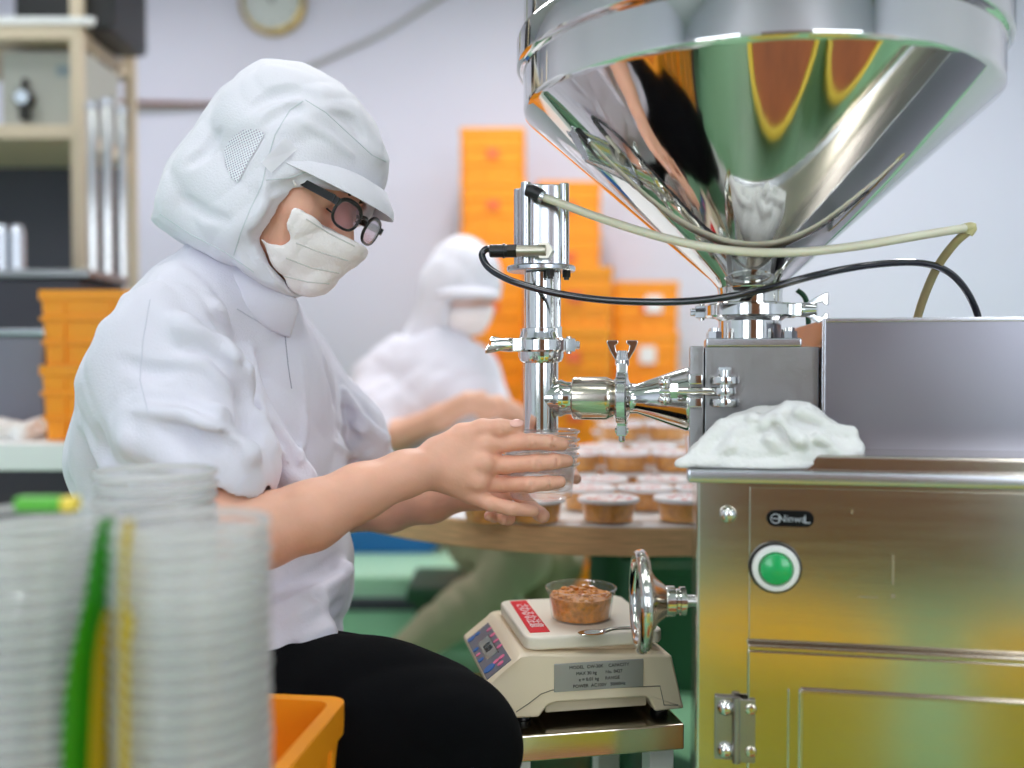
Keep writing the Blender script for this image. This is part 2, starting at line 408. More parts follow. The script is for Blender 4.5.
# ceiling lamps
def ceiling_lamp(x, y, w, d, power, label):
    t = empty('ceiling_light', (x, y, 2.95), label=label, cat='ceiling light', group='long fluorescent lights on the ceiling')
    MB().box((x, y, 2.925), (w + .06, d + .06, .05), bev=.006).build('housing', M['white'], t)
    MB().box((x, y, 2.893), (w, d, .012), bev=.003).build('diffuser', M['lamp'], t)
    L = bpy.data.lights.new('lamp_glow', 'AREA'); L.shape = 'RECTANGLE'; L.size = w; L.size_y = d; L.energy = power; L.color = (.955, .965, 1)
    o = bpy.data.objects.new('lamp_glow', L); COL.objects.link(o); o.location = (x, y, 2.87)
for x, y, lb in ((-1.9, .4, 'long ceiling light over the left side of the room near the camera'), (0, .4, 'long ceiling light straight above the filling machine'), (1.9, .4, 'long ceiling light over the right side of the room near the camera'),
             (-1.9, 3.0, 'long ceiling light over the shelving rack at the back left'), (0, 3.0, 'long ceiling light above the round worktable'), (1.9, 3.0, 'long ceiling light at the back right of the room'), (-1.0, -1.7, 'long ceiling light at the rear left behind the camera'), (1.2, -1.7, 'long ceiling light at the rear right behind the camera')):
    ceiling_lamp(x, y, .28, 1.25, {.4: 10, 3.0: 29, -1.7: 11}[y], lb)
# ---- clock
c = W(273, 2, WY - .02); clk = empty('wall_clock', (c.x, WY, c.z), label='round wall clock with a brass rim high on the back wall', cat='clock')
rc = .16
MB().lathe([(rc * .8, 0), (rc, 0), (rc * 1.02, .02), (rc * .98, .045), (rc * .88, .05), (rc * .86, .035)], (c.x, WY, c.z), (0, -1, 0), 64).build('rim', M['gold'], clk)
MB().cyl((c.x, WY - .036, c.z), (c.x, WY - .040, c.z), rc * .87, seg=64).build('dial', mat('clock_dial', (206, 212, 208), .3), clk)
MB().box((c.x - .02, WY - .043, c.z + .03), (.009, .003, .085), ax=((.85, 0, .5), (0, 1, 0), (-.5, 0, .85))).build('hour_hand', M['blackpl'], clk)
MB().box((c.x + .012, WY - .046, c.z + .045), (.006, .003, .12), ax=((.97, 0, -.2), (0, 1, 0), (.2, 0, .97))).build('minute_hand', M['blackpl'], clk)
for k in range(12):
    a = k * PI / 6; MB().box((c.x + math.sin(a) * rc * .76, WY - .041, c.z + math.cos(a) * rc * .76), (.006, .002, .02), ax=((math.cos(a), 0, -math.sin(a)), (0, 1, 0), (math.sin(a), 0, math.cos(a)))).build('hour_mark', M['blackpl'], clk)
# ---- wall pipe and cable
tag(MB().tube([W(60, 102, WY - .03), W(130, 103, WY - .03), W(214, 105, WY - .03)], .012, sub=2).build('wall_rail', M['brown']), 'dark brown rail running level along the back wall beside the shelving', 'rail')
tag(MB().tube([W(120, 110, WY - .02), W(215, 104, WY - .02), W(300, 70, WY - .02), W(380, 34, WY - .02), W(450, -8, WY - .02), W(560, -70, WY - .02)], .011, sub=6).build('wall_cable', mat('grey_cable', (178, 178, 176), .6)), 'grey cable rising diagonally across the back wall above the hood', 'cable')
# ---- background crates
def make_crate(w, d, h, m, label, group):
    t = empty('plastic_crate', (0, 0, 0), label=label, cat='crate', group=group)
    b = MB(); th = .012; k = .94
    prof = lambda s, z, r: [(x * s, y * s, z) for x, y in [(p[0], p[1]) for p in rounded_rect(w, d, r)]]
    rr = [[Vector((x * k, y * k, 0)) for x, y in rounded_rect(w, d, .02)], [Vector((x * .975, y * .975, h * .86)) for x, y in rounded_rect(w, d, .02)],
          [Vector((x, y, h * .87)) for x, y in rounded_rect(w, d, .02)], [Vector((x, y, h)) for x, y in rounded_rect(w, d, .02)],
          [Vector((x, y, h)) for x, y in rounded_rect(w - .03, d - .03, .015)], [Vector((x * k, y * k, .012)) for x, y in rounded_rect(w - .03, d - .03, .015)]]
    b.ring_mesh(rr); b.build('tub', m, t, local=True)
    s = MB()
    for z, q in ((h * .62, .008), (h * .3, .007)):
        s.ring_mesh([[Vector((x * (.962 if z < h * .5 else .975), y * (.962 if z < h * .5 else .975), z + dz)) for x, y in rounded_rect(w + qq, d + qq, .02)] for dz, qq in ((-.006, -.004), (-.004, q), (.004, q), (.006, -.004))])
    for fx in (-.36, -.12, .12, .36):
        for sy in (-1, 1): s.box((w * fx, sy * d * .481, h * .45), (.008, .012, h * .8), bev=.002)
    for fy in (-.3, .3):
        for sx in (-1, 1): s.box((sx * w * .481, d * fy, h * .45), (.012, .008, h * .8), bev=.002)
    s.build('reinforcing_ribs', m, t, local=True)
    return t
CH = .22
base = make_crate(.285, .38, CH, M['orange'], '', 'orange crates stacked against the back wall')
MB().box((0, -.192, CH * .5), (.05, .002, .04), bev=.0009).build('printed_mark', mat('faded_red_print', (238, 110, 60), .5), base, local=True)
ordn = ['bottom', 'second', 'third', 'fourth', 'fifth', 'sixth', 'seventh', 'eighth', 'top']
first = True
def word(i, n):
    return 'topmost' if i == n - 1 else ('bottom' if i == 0 else ordn[i] + ' from the floor')
for (pxc, y, n, nm, rz, col) in ((494, 4.35, 9, 'in the tallest stack behind the bending worker', 0, 0), (566, 4.40, 8, 'in the second tallest stack', .02, 0),
                          (571, 3.70, 6, 'in the front stack behind the valve piping', 0, 0), (642, 4.36, 6, 'in the right hand stack carrying paper slips', -.02, 1)):
    for i in range(n):
        o = base if first else copy_tree(base); first = False
        p = W(pxc, 360, y); o.location = (p.x, y, i * CH + .001); o.rotation_euler = (0, 0, rz + random.uniform(-.012, .012))
        o['label'] = 'orange plastic crate, ' + word(i, n) + ' ' + nm; o['group'] = 'orange crates stacked against the back wall'; o['category'] = 'crate'
        if col and i in (4, 5):
            MB().box((.03 - .03 * (i == 4), -.194, CH * .55), (.07, .003, .075), bev=.001).build('paper_slip', M['white'], o, local=True)
# ---- left crates on a white bench
bt = empty('white_bench', W(30, 445, 2.3), label='white topped bench at the left holding two orange crates and a cloth', cat='bench')
zb = W(0, 436, 2.3).z; xb = W(0, 400, 2.3).x
MB().box((xb + .05, 2.31, zb - .03), (1.5, .44, .06), bev=.006).build('benchtop', M['white'], bt)
for sx in (-.6, .7):
    for sy in (2.13, 2.49): MB().box((xb + .05 + sx, sy, (zb - .06) / 2), (.04, .04, zb - .06), bev=.003).build('leg', M['alu'], bt)
MB().box((xb + .05, 2.31, .25), (1.3, .34, .03), bev=.004).build('lower_shelf', M['dgreen'], bt)
b2 = make_crate(.44, .34, .169, M['orange'], 'lower orange crate of the pair on the white bench at left', 'orange crates on the white bench')
pc = W(42, 360, 2.2); b2.location = (pc.x + .225, 2.33, zb + .001)
b3 = copy_tree(b2); b3.location = (pc.x + .225, 2.33, zb + .171); b3['label'] = 'upper orange crate of the pair on the white bench at left'
s = SDF((xb - .2, 2.12, zb - .02), (xb + .16, 2.4, zb + .09), .004)
for k in range(9):
    a = (xb - .16 + k * .033, 2.2 + .03 * math.sin(k * 2), zb + .012); s.cap(a, (a[0] + .03, a[1] + .06, zb + .018 + .012 * math.sin(k * 1.7)), .022, .018, .02)
s.plane((0, 0, zb + .002), (0, 0, -1), .003).disp(waves((60, 110), .004, 3))
tag(s.build('folded_cloth', M['rag']), 'crumpled white cloth lying on the white bench at left', 'cloth')
# small things on bench lower shelf
for k, (dx, m_, nm, lb) in enumerate(((-.15, 'brown', 'storage_tin', 'small brown tin on the lower shelf of the white bench'), (0.02, 'white', 'storage_tub', 'small white tub on the lower shelf of the white bench'))):
    tag(MB().lathe([(.05, 0), (.06, .002), (.065, .15), (.07, .155), (.07, .17), (.05, .172)], (xb + dx, 2.3, .266)).build(nm, M[m_]), lb, 'tub')
# ---- shelving rack at far left
D = 3.05; g = D / F
rk = empty('shelving_rack', (W(-40, 300, D).x, D + .2, 0), label='tall beige shelving rack against the left of the back wall', cat='shelving rack')
xr = W(77, 0, D).x; xl = xr - 1.05
for x in (xl, xr):
    for y in (D, D + .42): MB().box((x, y, 1.15), (.035, .035, 2.3), bev=.003).build('post', M['beige'], rk)
zs1 = W(0, 34, D).z; zs2 = W(0, 133, D).z
for z in (zs1, zs2, 0.3): MB().box(((xl + xr) / 2, D + .21, z), (1.05, .46, .045), bev=.004).build('shelf', M['beige'], rk)
br = MB(); br.cyl((xr, D + .02, 1.62), (xr, D + .40, 2.1), .008); br.cyl((xr, D + .40, 1.62), (xr, D + .02, 2.1), .008); br.build('cross_brace', M['beige'], rk)
MB().box(((xl + xr) / 2, D + .44, 1.0), (1.05, .02, 1.42), bev=.002).build('back_panel', M['dgrey'], rk)
p0 = W(10, 18, D); tag(MB().box((W(58, 0, D).x, D + .18, zs1 + .16), (.32, .3, .27), bev=.02).build('black_case', M['blackpl']), 'black case standing on the top rack shelf', 'case')
tr = empty('white_tray', (W(40, 0, D).x, D + .15, zs1 + .023), label='shallow white tray at the front of the top rack shelf', cat='tray')
MB().ring_mesh([[Vector((W(44, 0, D).x + x * q, D - .01 + y * q, zs1 + .0235 + z)) for x, y in rounded_rect(.33, .03, .01)] for q, z in ((.95, 0), (1, .022), (.9, .022), (.88, .005))]).build('tray_shell', M['white'], tr)
# grey control box on the middle shelf
gx = W(38, 0, D).x; cb = empty('control_box', (gx, D + .14, zs2 + .023), label='grey control box with a round gauge on the middle rack shelf', cat='control box')
MB().box((gx, D + .16, zs2 + .023 + .122), (.27, .26, .243), bev=.008).build('casing', M['grey'], cb)
q = W(27, 100, D + .03); gg = MB().lathe([(.02, 0), (.03, .005), (.03, .03), (.026, .034)], (q.x, D + .03, q.z), (0, -1, 0)).build('gauge', M['darkmetal'], cb)
MB().cyl((q.x, D - .003, q.z), (q.x, D - .008, q.z), .022).build('gauge_glass', mat('gauge_glass', (215, 225, 240), .1, coat=.5), gg)
MB().box((q.x, D + .015, q.z - .045), (.03, .03, .05), bev=.008).build('gauge_fitting', M['darkmetal'], cb)
MB().box((q.x, D + .02, q.z + .045), (.016, .02, .04), bev=.005).build('gauge_cap', M['darkmetal'], cb)
MB().box((W(60, 0, D).x, D + .0285, W(0, 68, D).z), (.055, .003, .035), bev=.001).build('rating_label', mat('grey_label', (130, 145, 150), .5), cb)
# tall steel pipes beside the rack
for i, (px, r, top, lb) in enumerate(((92, 5, 110, 'tall steel tube at the left of the trio beside the rack'), (107, 5, 106, 'slim steel tube in the middle of the trio beside the rack'), (122, 4, 114, 'tall steel tube at the right of the trio beside the rack'))):
    dd = D - .08; pt = W(px, top, dd); rr_ = r * dd / F
    t = empty('steel_pipe', (pt.x, dd, 0), label=lb, cat='pipe', group='steel tubes standing beside the rack')
    MB().cyl((pt.x, dd, .0), (pt.x, dd, pt.z), rr_, seg=24, bev=.003).build('tube', M['steel'], t)
    MB().lathe([(rr_ * 1.25, 0), (rr_ * 1.35, .003), (rr_ * 1.35, .02), (rr_ * .6, .03)], (pt.x, dd, pt.z)).build('end_cap', M['alu'], t)
# shelf with steel pans in the dark bay, and boxes below
cz = W(0, 276, D - .2).z
ct = empty('steel_counter', (W(-30, 0, D - .25).x, D - .35, 0), label='dark steel counter in front of the shelving rack at far left', cat='counter')
cxw = W(-10, 0, D - .45).x
MB().box((cxw, D - .29, cz - .012), (.5, .28, .022), bev=.004).build('top_plate', M['satin'], ct)
MB().box((cxw + .02, D - .29, cz - .24), (.40, .25, .43), bev=.01).build('body', M['dgrey'], ct)
MB().box((cxw, D - .29, cz - .47), (.48, .27, .03), bev=.004).build('middle_plate', M['satin'], ct)
for sx in (-.2, .2):
    for sy in (-.11, .11): MB().cyl((cxw + sx, D - .29 + sy, 0), (cxw + sx, D - .29 + sy, cz - .48), .015, seg=16).build('leg', M['alu'], ct)
for px, lb in ((3, 'small steel canister at the far left edge on the steel counter'), (18, 'small steel canister on the steel counter left of the steel tubes')):
    p = W(px, 270, D - .36); tag(MB().lathe([(.018, 0), (.02, .002), (.02, .11), (.016, .115), (.016, .125), (.008, .13)], (p.x, D - .36, cz)).build('steel_canister', M['alu']), lb, 'canister', 'steel canisters on the counter')
gb = W(12, 372, 2.62); t = empty('storage_bin', (-1.26, 2.42, zb), label='grey blue storage bin standing behind the cloth on the white bench', cat='bin')
MB().box((-1.26, 2.42, zb + .122), (.24, .16, .24), bev=.012).build('bin_body', mat('grey_blue', (120, 122, 136), .4), t)
MB().box((-1.26, 2.42, zb + .25), (.25, .17, .016), bev=.005).build('bin_lid', M['alu'], t)
# ---- round worktable
TR = .61; TX = .22; TY = 1.50 + TR; TZ = .98 - (528 - 360) / F * 1.50
tb = empty('round_worktable', (TX, TY, 0), label='round worktable with a white top and bare plywood edge', cat='table')
MB().lathe([(TR - .002, -.003), (TR, -.001), (TR, .040), (TR - .002, .0419)], (TX, TY, TZ - .044), seg=160).build('plywood_disc', M['ply'], tb)
MB().lathe([(TR - .004, 0), (TR - .003, .002)], (TX, TY, TZ - .002), seg=160).build('white_surface', M['plytop'], tb)
MB().cyl((TX, TY, .04), (TX, TY, TZ - .044), .05).build('pedestal', M['dgreen'], tb)
MB().lathe([(.26, 0), (.27, .01), (.25, .03), (.06, .06)], (TX, TY, 0)).build('base', M['dgreen'], tb)
MB().box((TX, TY, TZ - .068), (.9, .06, .04), bev=.004).box((TX, TY, TZ - .068), (.06, .9, .04), bev=.004).build('support_bars', M['dgreen'], tb)
# ---- things on the floor behind the table
pb = empty('floor_platform', (-.4, 3.6, 0), label='low pale green step platform on the floor behind the table', cat='platform')
MB().box((-.75, 3.72, .125), (1.3, 1.0, .25), bev=.01).build('deck', mat('light_green_paint', (184, 232, 198), .4, var=.03), pb)
MB().box((-.75, 3.205, .16), (1.3, .03, .04), bev=.004).build('kick_rail', M['dgrey'], pb)
p = W(398, 553, 2.95); tag(MB().ring_mesh([[Vector((-.56 + x * q, 3.75 + y * q, .252 + z)) for x, y in rounded_rect(.62, .34, .04)] for q, z in ((.85, 0), (.97, .07), (1.02, .08), (1.02, .095), (.94, .095), (.82, .01))]).build('blue_basin', M['blue']), 'blue plastic basin on the pale green platform behind the round table', 'basin')
q = W(505, 600, 3.3); tag(MB().lathe([(.05, 0), (.055, .005), (.055, .2), (.03, .25), (.02, .28), (.025, .3)], (q.x, 3.3, .001)).build('detergent_bottle', mat('teal_bottle', (60, 130, 120), .3)), 'teal bottle standing on the green floor under the round table', 'bottle')
wr = empty('low_white_rack', (.75, 3.5, 0), label='low pale rack with green panels under the right side of the table', cat='rack')
MB().box((.78, 3.45, .36), (.62, .4, .04), bev=.004).build('rack_top', mat('pale_blue_board', (196, 222, 226), .4), wr)
MB().box((.78, 3.45, .19), (.58, .38, .28), bev=.01).build('rack_body', M['dgreen'], wr)
bg_ = empty('green_bin', (.42, 2.9, 0), label='dark green waste bin standing below the table beside the scale', cat='bin')
MB().ring_mesh([[Vector((.47 + x * q, 2.95 + y * q, z)) for x, y in rounded_rect(.42, .36, .06)] for q, z in ((.8, 0), (1, .36), (1.05, .365), (1.05, .385), (.96, .385), (.78, .01))]).build('bin_shell', M['dgreen'], bg_)
# ---- behind the camera: only seen mirrored in the steel
for i, (x, y, lb) in enumerate(((.17, -.27, 'empty round yellow tub before the machine, nearer its left end'), (.83, -.25, 'empty round yellow tub before the machine, nearer its right end'))):
    t = empty('yellow_tub', (x, y, 0), label=lb, cat='tub', group='yellow tubs before the machine')
    MB().lathe([(.23, 0), (.24, .004), (.262, .335), (.275, .34), (.275, .365), (.265, .37), (.255, .365), (.23, .02), (.05, .015)], (x, y, 0), seg=56).build('tub_body', M['yellow'], t)
sh = empty('wooden_cupboard', (.3, -2.6, 0), label='brown wooden cupboard on the wall behind the camera', cat='cupboard')
MB().box((.3, -2.65, 1.0), (1.3, .4, 2.0), bev=.01).build('carcass', M['brown'], sh)
for dx in (-.33, .33):
    d_ = MB().box((.3 + dx, -2.44, 1.0), (.62, .02, 1.9), bev=.006).build('door', M['brown'], sh)
    MB().cyl((.3 + dx * .15, -2.40, .95), (.3 + dx * .15, -2.40, 1.1), .008).build('handle', M['alu'], d_)

# invented glowing windows, added as fill light from the wall behind the camera
for i, x in enumerate((-1.9, 1.9)):
    t = MB().box((x, -2.885, 1.62), (1.7, .03, 1.5), bev=.004).build('fill_window_%d' % (i + 1), mat('fill_window_glow', (225, 236, 250), .4, emit=2.2), smooth=False); tag(t, kind='structure')
    fm = MB()
    for dx in (-.86, 0, .86): fm.box((x + dx, -2.86, 1.62), (.05, .06, 1.56), bev=.005)
    for dz in (-.76, .76): fm.box((x, -2.86, 1.62 + dz), (1.78, .06, .05), bev=.005)
    fm.build('fill_window_frame', M['white'], t)
    Lw = bpy.data.lights.new('fill_window_light', 'AREA'); Lw.shape = 'RECTANGLE'; Lw.size = 1.7; Lw.size_y = 1.5; Lw.energy = WIN_FILL; Lw.color = (.93, .95, 1)
    o = bpy.data.objects.new('fill_window_light', Lw); COL.objects.link(o); o.location = (x, -2.80, 1.62); o.rotation_euler = (PI / 2, 0, 0)
# cartons and a grey mat behind the camera
for (x, y, z, w_, d_, h_, lb) in ((2.1, -.9, 0, .5, .4, .42, 'brown carton on the floor behind the camera, lower of two'), (2.1, -.9, .421, .44, .36, .36, 'brown carton behind the camera stacked on another')):
    c_ = empty('cardboard_box', (x, y, z), label=lb, cat='box')
    MB().box((x, y, z + h_ / 2 + .001), (w_, d_, h_ - .002), bev=.004).build('carton_body', M['carton'], c_)
    MB().box((x, y, z + h_ + .0004), (.05, d_ * .99, .0012)).build('tape', mat('tape', (196, 160, 110), .3), c_)
wt = empty('steel_worktable', (-1.2, -.9, 0), label='stainless worktable behind the camera at the left', cat='table')
MB().box((-1.2, -.9, .86), (1.2, .6, .04), bev=.005).build('tabletop', M['brushed'], wt)
for sx in (-.55, .55):
    for sy in (-.25, .25): MB().box((-1.2 + sx, -.9 + sy, .42), (.04, .04, .84), bev=.004).build('leg', M['alu'], wt)
MB().box((-1.2, -.9, .2), (1.1, .5, .03), bev=.004).build('undershelf', M['brushed'], wt)

for bx_, lb_ in ((.36, 'low yellow basin full of relish on the floor before the left end of the machine'), (.88, 'low yellow basin full of relish on the floor before the right end of the machine')):
    lt_ = empty('relish_basin', (bx_, .60, 0), label=lb_, cat='basin')
    MB().lathe([(.17, 0), (.18, .004), (.215, .17), (.235, .175), (.235, .195), (.22, .20), (.212, .195), (.17, .02), (.05, .015)], (bx_, .60, 0), seg=56).build('basin_body', M['yellow'], lt_)
    MB().lathe([(.17, .03), (.206, .165), (.203, .175), (.1, .18), (.0001, .184)], (bx_, .60, 0), seg=56).build('relish', M['relish_bulk'], lt_)
ct2 = empty('white_cart', (1.42, .05, 0), label='white topped cart to the right of the camera in front of the machine', cat='cart')
MB().box((1.42, .04, .66), (.56, .6, .03), bev=.006).build('cart_top', M['white'], ct2)
MB().box((1.42, .04, .25), (.5, .54, .02), bev=.004).build('cart_shelf', M['white'], ct2)
for sx in (-.24, .24):
    for sy in (-.26, .26):
        MB().box((1.42 + sx, .04 + sy, .345), (.03, .03, .60), bev=.003).build('leg', M['alu'], ct2)
        MB().cyl((1.42 + sx, .03 + sy, .023), (1.42 + sx, .05 + sy, .023), .022, seg=20).build('castor', M['blackpl'], ct2)
M['glue'] = mat('old_glue', (150, 140, 110), .7)
# ================================================================== filling machine
AM = R(10); EX = Vector((math.cos(AM), -math.sin(AM), 0)); EY = Vector((math.sin(AM), math.cos(AM), 0)); EZ = Vector((0, 0, 1)); AXM = (EX, EY, EZ)
MO = Vector(((697 - CX) / F * 1.0, 1.0, 0))
def L(x, y, z): return MO + EX * x + EY * y + EZ * z
def LP(px, py, ly):
    """world point on the machine plane local-y = ly under a photo pixel"""
    v = Vector((1, 0, 0)) * ((px - CX) / F) + UPV * (-(py - CY) / F) + FWD
    t = (ly - (CAM - MO).dot(EY)) / v.dot(EY); return CAM + v * t
def lx(p): return (p - MO).dot(EX)
mc = empty('filling_machine', MO, -AM, label='stainless steel filling machine with a wide cone hopper and a green button', cat='machine')
ZT = LP(697, 476, 0).z
CW = .78
# cabinet
MB().box(L(CW / 2, .22, (ZT + .06) / 2 + .030 - .006), (CW, .44, ZT - .06), ax=AXM, bev=.004).build('cabinet', M['brushed'], mc)
MB().box(L(CW / 2 - .003, .215, ZT + .0015), (CW + .014, .46, .014), ax=AXM, bev=.0035).build('worktop', M['alu'], mc)
for x in (.05, CW - .05):
    for y in (.05, .39): MB().cyl(L(x, y, .0), L(x, y, .062), .022).build('foot', M['darkmetal'], mc)
sx0 = lx(LP(745, 560, 0)); sz0 = LP(745, 640, 0).z
MB().box(L((sx0 + CW) / 2 + .002, -.0015, (ZT - .008 + sz0) / 2), (CW - sx0 - .004, .003, ZT - .012 - sz0), ax=AXM, bev=.001).build('upper_panel', M['brushed'], mc)
dr = MB().box(L((sx0 + CW) / 2, -.003, (sz0 - .006 + .10) / 2), (CW - sx0 - .006, .006, sz0 - .012 - .10), ax=AXM, bev=.002).build('door', M['brushed'], mc)
ix0 = lx(LP(800, 690, 0)); iz0 = LP(800, 688, 0).z
fr = MB()
t1 = LP(745, 640, -.008); fr.box(L((sx0 + CW) / 2, -.008, sz0 - .004), (CW - sx0 - .006, .010, .006), ax=AXM, bev=.0015)
fr.box(L((ix0 + CW) / 2, -.008, iz0), (CW - ix0, .006, .004), ax=AXM, bev=.0012).box(L(ix0, -.008, iz0 / 2 + .05), (.004, .006, iz0 - .1), ax=AXM, bev=.0012)
fr.box(L(ix0 - .012, -.0075, iz0 / 2 + .05), (.002, .004, iz0 - .1), ax=AXM, bev=.0008)
fr.build('door_border', M['brushed'], dr)
hg = MB(); hp = LP(732, 727, 0); hx = lx(hp)
hg.box(L(hx - .007, -.0035, hp.z), (.022, .004, .066), ax=AXM, bev=.001).box(L(hx + .014, -.0085, hp.z), (.018, .003, .066), ax=AXM, bev=.001)
hg.cyl(L(hx + .004, -.008, hp.z - .034), L(hx + .004, -.008, hp.z + .034), .0042)
hinge = hg.build('hinge', M['satin'], mc)
for py in (706, 748):
    q = LP(725, py, 0); MB().ball(L(lx(q), -.006, q.z), .0085, (1, .75, 1), ax=AXM).build('bolt', M['steel'], hinge)
    q = LP(750, py, 0); MB().ball(L(lx(q), -.010, q.z), .006, (1, .3, 1), ax=AXM).build('bolt', M['brushed'], hinge)
q = LP(728, 514, 0); MB().ball(L(lx(q), -.003, q.z), .0088, (1, .8, 1), ax=AXM).build('bolt', M['steel'], mc)
# badge
q = LP(790, 518.5, -.003); qx = lx(q)
bd = MB().prism([L(qx + x, -.003, q.z + z) for x, z in rounded_rect(.047, .0165, .0082, 8)], -EY * .003, bev=.0006).build('badge', mat('badge_black', (8, 8, 10), .6, spec=.15), mc)
lt = mat('badge_lettering', (170, 175, 182), .4)
MB().lathe([(.0042, 0), (.0052, .0), (.0052, .0006), (.0042, .0006)], L(qx - .0145, -.006, q.z), -EY, 28, cap=False, close=True).box(L(qx - .0145, -.0063, q.z), (.006, .0006, .001), ax=AXM).build('badge_emblem', lt, bd)
text_mesh('badge_text', 'Ninwa', .0105, L(qx + .0015, -.0061, q.z), EX, EZ, lt, bd)
MB().box(L(qx + .0165, -.0063, q.z - .0035), (.006, .0006, .0013), ax=AXM).box(L(qx + .0145, -.0063, q.z), (.0013, .0006, .008), ax=AXM).build('badge_mark', lt, bd)
# push button
q = LP(775, 567, -.003); qx = lx(q)
pbn = MB().lathe([(.0265, 0), (.0265, .004), (.0250, .0065), (.018, .0065)], L(qx, -.003, q.z), -EY, 48).build('push_button', M['blackpl'], mc)
MB().lathe([(.0160, .0060), (.0238, .0060), (.0238, .0085), (.0225, .0105), (.0180, .0108), (.0165, .0085)], L(qx, -.003, q.z), -EY, 48, cap=False, close=True).build('button_ring', M['white'], pbn)
MB().lathe([(.0163, .006), (.0163, .012), (.0150, .0155), (.011, .0172), (.005, .0182), (0, .0185)], L(qx, -.003, q.z), -EY, 40).build('button_cap', mat('green_button', (10, 172, 92), .25, coat=.5), pbn)
# faint adhesive marks
for px, py, w, h in ((893, 570, .0022, .03), (893, 596, .004, .004), (852, 512, .0015, .004), (868, 597, .02, .001)):
    q = LP(px, py, -.003); MB().box(L(lx(q), -.0033, q.z), (w, .0006, h), ax=AXM).build('glue_mark', M['glue'], mc)
# filler casing box
FY = .085
a = LP(824, 319, FY); b = LP(824, 455, FY); bxl = lx(a); bh = a.z - (ZT + .010)
cs = MB().box(L(bxl + .32, FY + .165, ZT + .010 + bh / 2), (.64, .33, bh), ax=AXM, bev=.003).build('motor_cover', M['boxsteel'], mc)
MB().box(L(bxl + .32, FY - .006, ZT + .013), (.64, .012, .006), ax=AXM, bev=.001).build('lower_flange', M['alu'], cs)
MB().box(L(bxl + .32, FY - .0004, a.z - .0015), (.642, .003, .0045), ax=AXM, bev=.0008).box(L(bxl - .0002, FY - .0006, (a.z + ZT + .01) / 2), (.0035, .003, bh), ax=AXM, bev=.0008).build('edge_strip', M['alu'], cs)
q = LP(900, 456, FY); sc = MB()
for k in range(3):
    an = k * PI / 3; sc.box(L(lx(q), FY - .014, ZT + .014), (.012, .004, .0025), ax=(EX * math.cos(an) + EZ * math.sin(an), EY, EZ * math.cos(an) - EX * math.sin(an)), bev=.0008)
sc.build('wing_screw', M['darkmetal'], cs)
# pump block
PY = .15
BF = .098
a = LP(705, 347, BF); b_ = LP(821, 347, BF)
x0, x1 = lx(a), min(lx(b_), bxl - .003); bz0 = ZT + .009; btop = a.z
blk = MB().box(L((x0 + x1) / 2, PY, (bz0 + btop) / 2), (x1 - x0, 2 * (PY - BF), btop - bz0), ax=AXM, bev=.0015).build('pump_block', M['satin'], mc)
a = LP(706, 338, BF); b_ = LP(802, 338, BF); c0, c1 = lx(a), lx(b_)
MB().box(L((c0 + c1) / 2, PY, btop + .005), (c1 - c0, 2 * (PY - BF) - .002, .010), ax=AXM, bev=.002).build('cover_plate', M['alu'], blk)
a = LP(690, 346, BF); f0 = lx(a)
MB().box(L((f0 + x0) / 2 - .0006, PY, (bz0 + a.z) / 2 + .001), (x0 - f0 - .0012, 2 * (PY - BF) + .004, a.z - bz0 - .002), ax=AXM, bev=.0015).build('end_flange', M['satin'], blk)
# swing bolt on the block front
def sbolt(z):
    g = MB(); xx = lx(LP(724, 391, BF)); y = BF - .012
    for zz in (z - .0125, z + .0125): g.cyl(L(xx, y, zz - .0046), L(xx, y, zz + .0046), .0165, seg=36, bev=.0015)
    g.cyl(L(xx, y, z - .017), L(xx, y, z + .024), .0072); g.cyl(L(xx, y, z + .021), L(xx, y, z + .027), .0075, seg=6)
    g.cyl(L(xx, y, z - .005), L(xx, y, z + .005), .0125, bev=.002)
    for zz in (z - .0125, z + .0125): g.box(L(xx, y + .010, zz), (.028, .014, .008), ax=AXM, bev=.001)
    g.cyl(L(xx - .006, y, z), L(xx - .072, y, z), .0048)
    for zz in (z - .0125, z + .0135): g.box(L(f0 + .006 , BF - .010, zz), (.016, .024, .012), ax=AXM, bev=.002)
    g.cyl(L(xx - .052, y, z), L(xx - .060, y, z), .0095, seg=6); g.ball(L(xx - .066, y - .002, z - .010), .008, (1, 1, .8)).ball(L(xx - .066, y - .002, z + .010), .008, (1, 1, .8))
    g.build('swing_bolt', M['steel'], blk)
sbolt(LP(724, 391, BF).z)
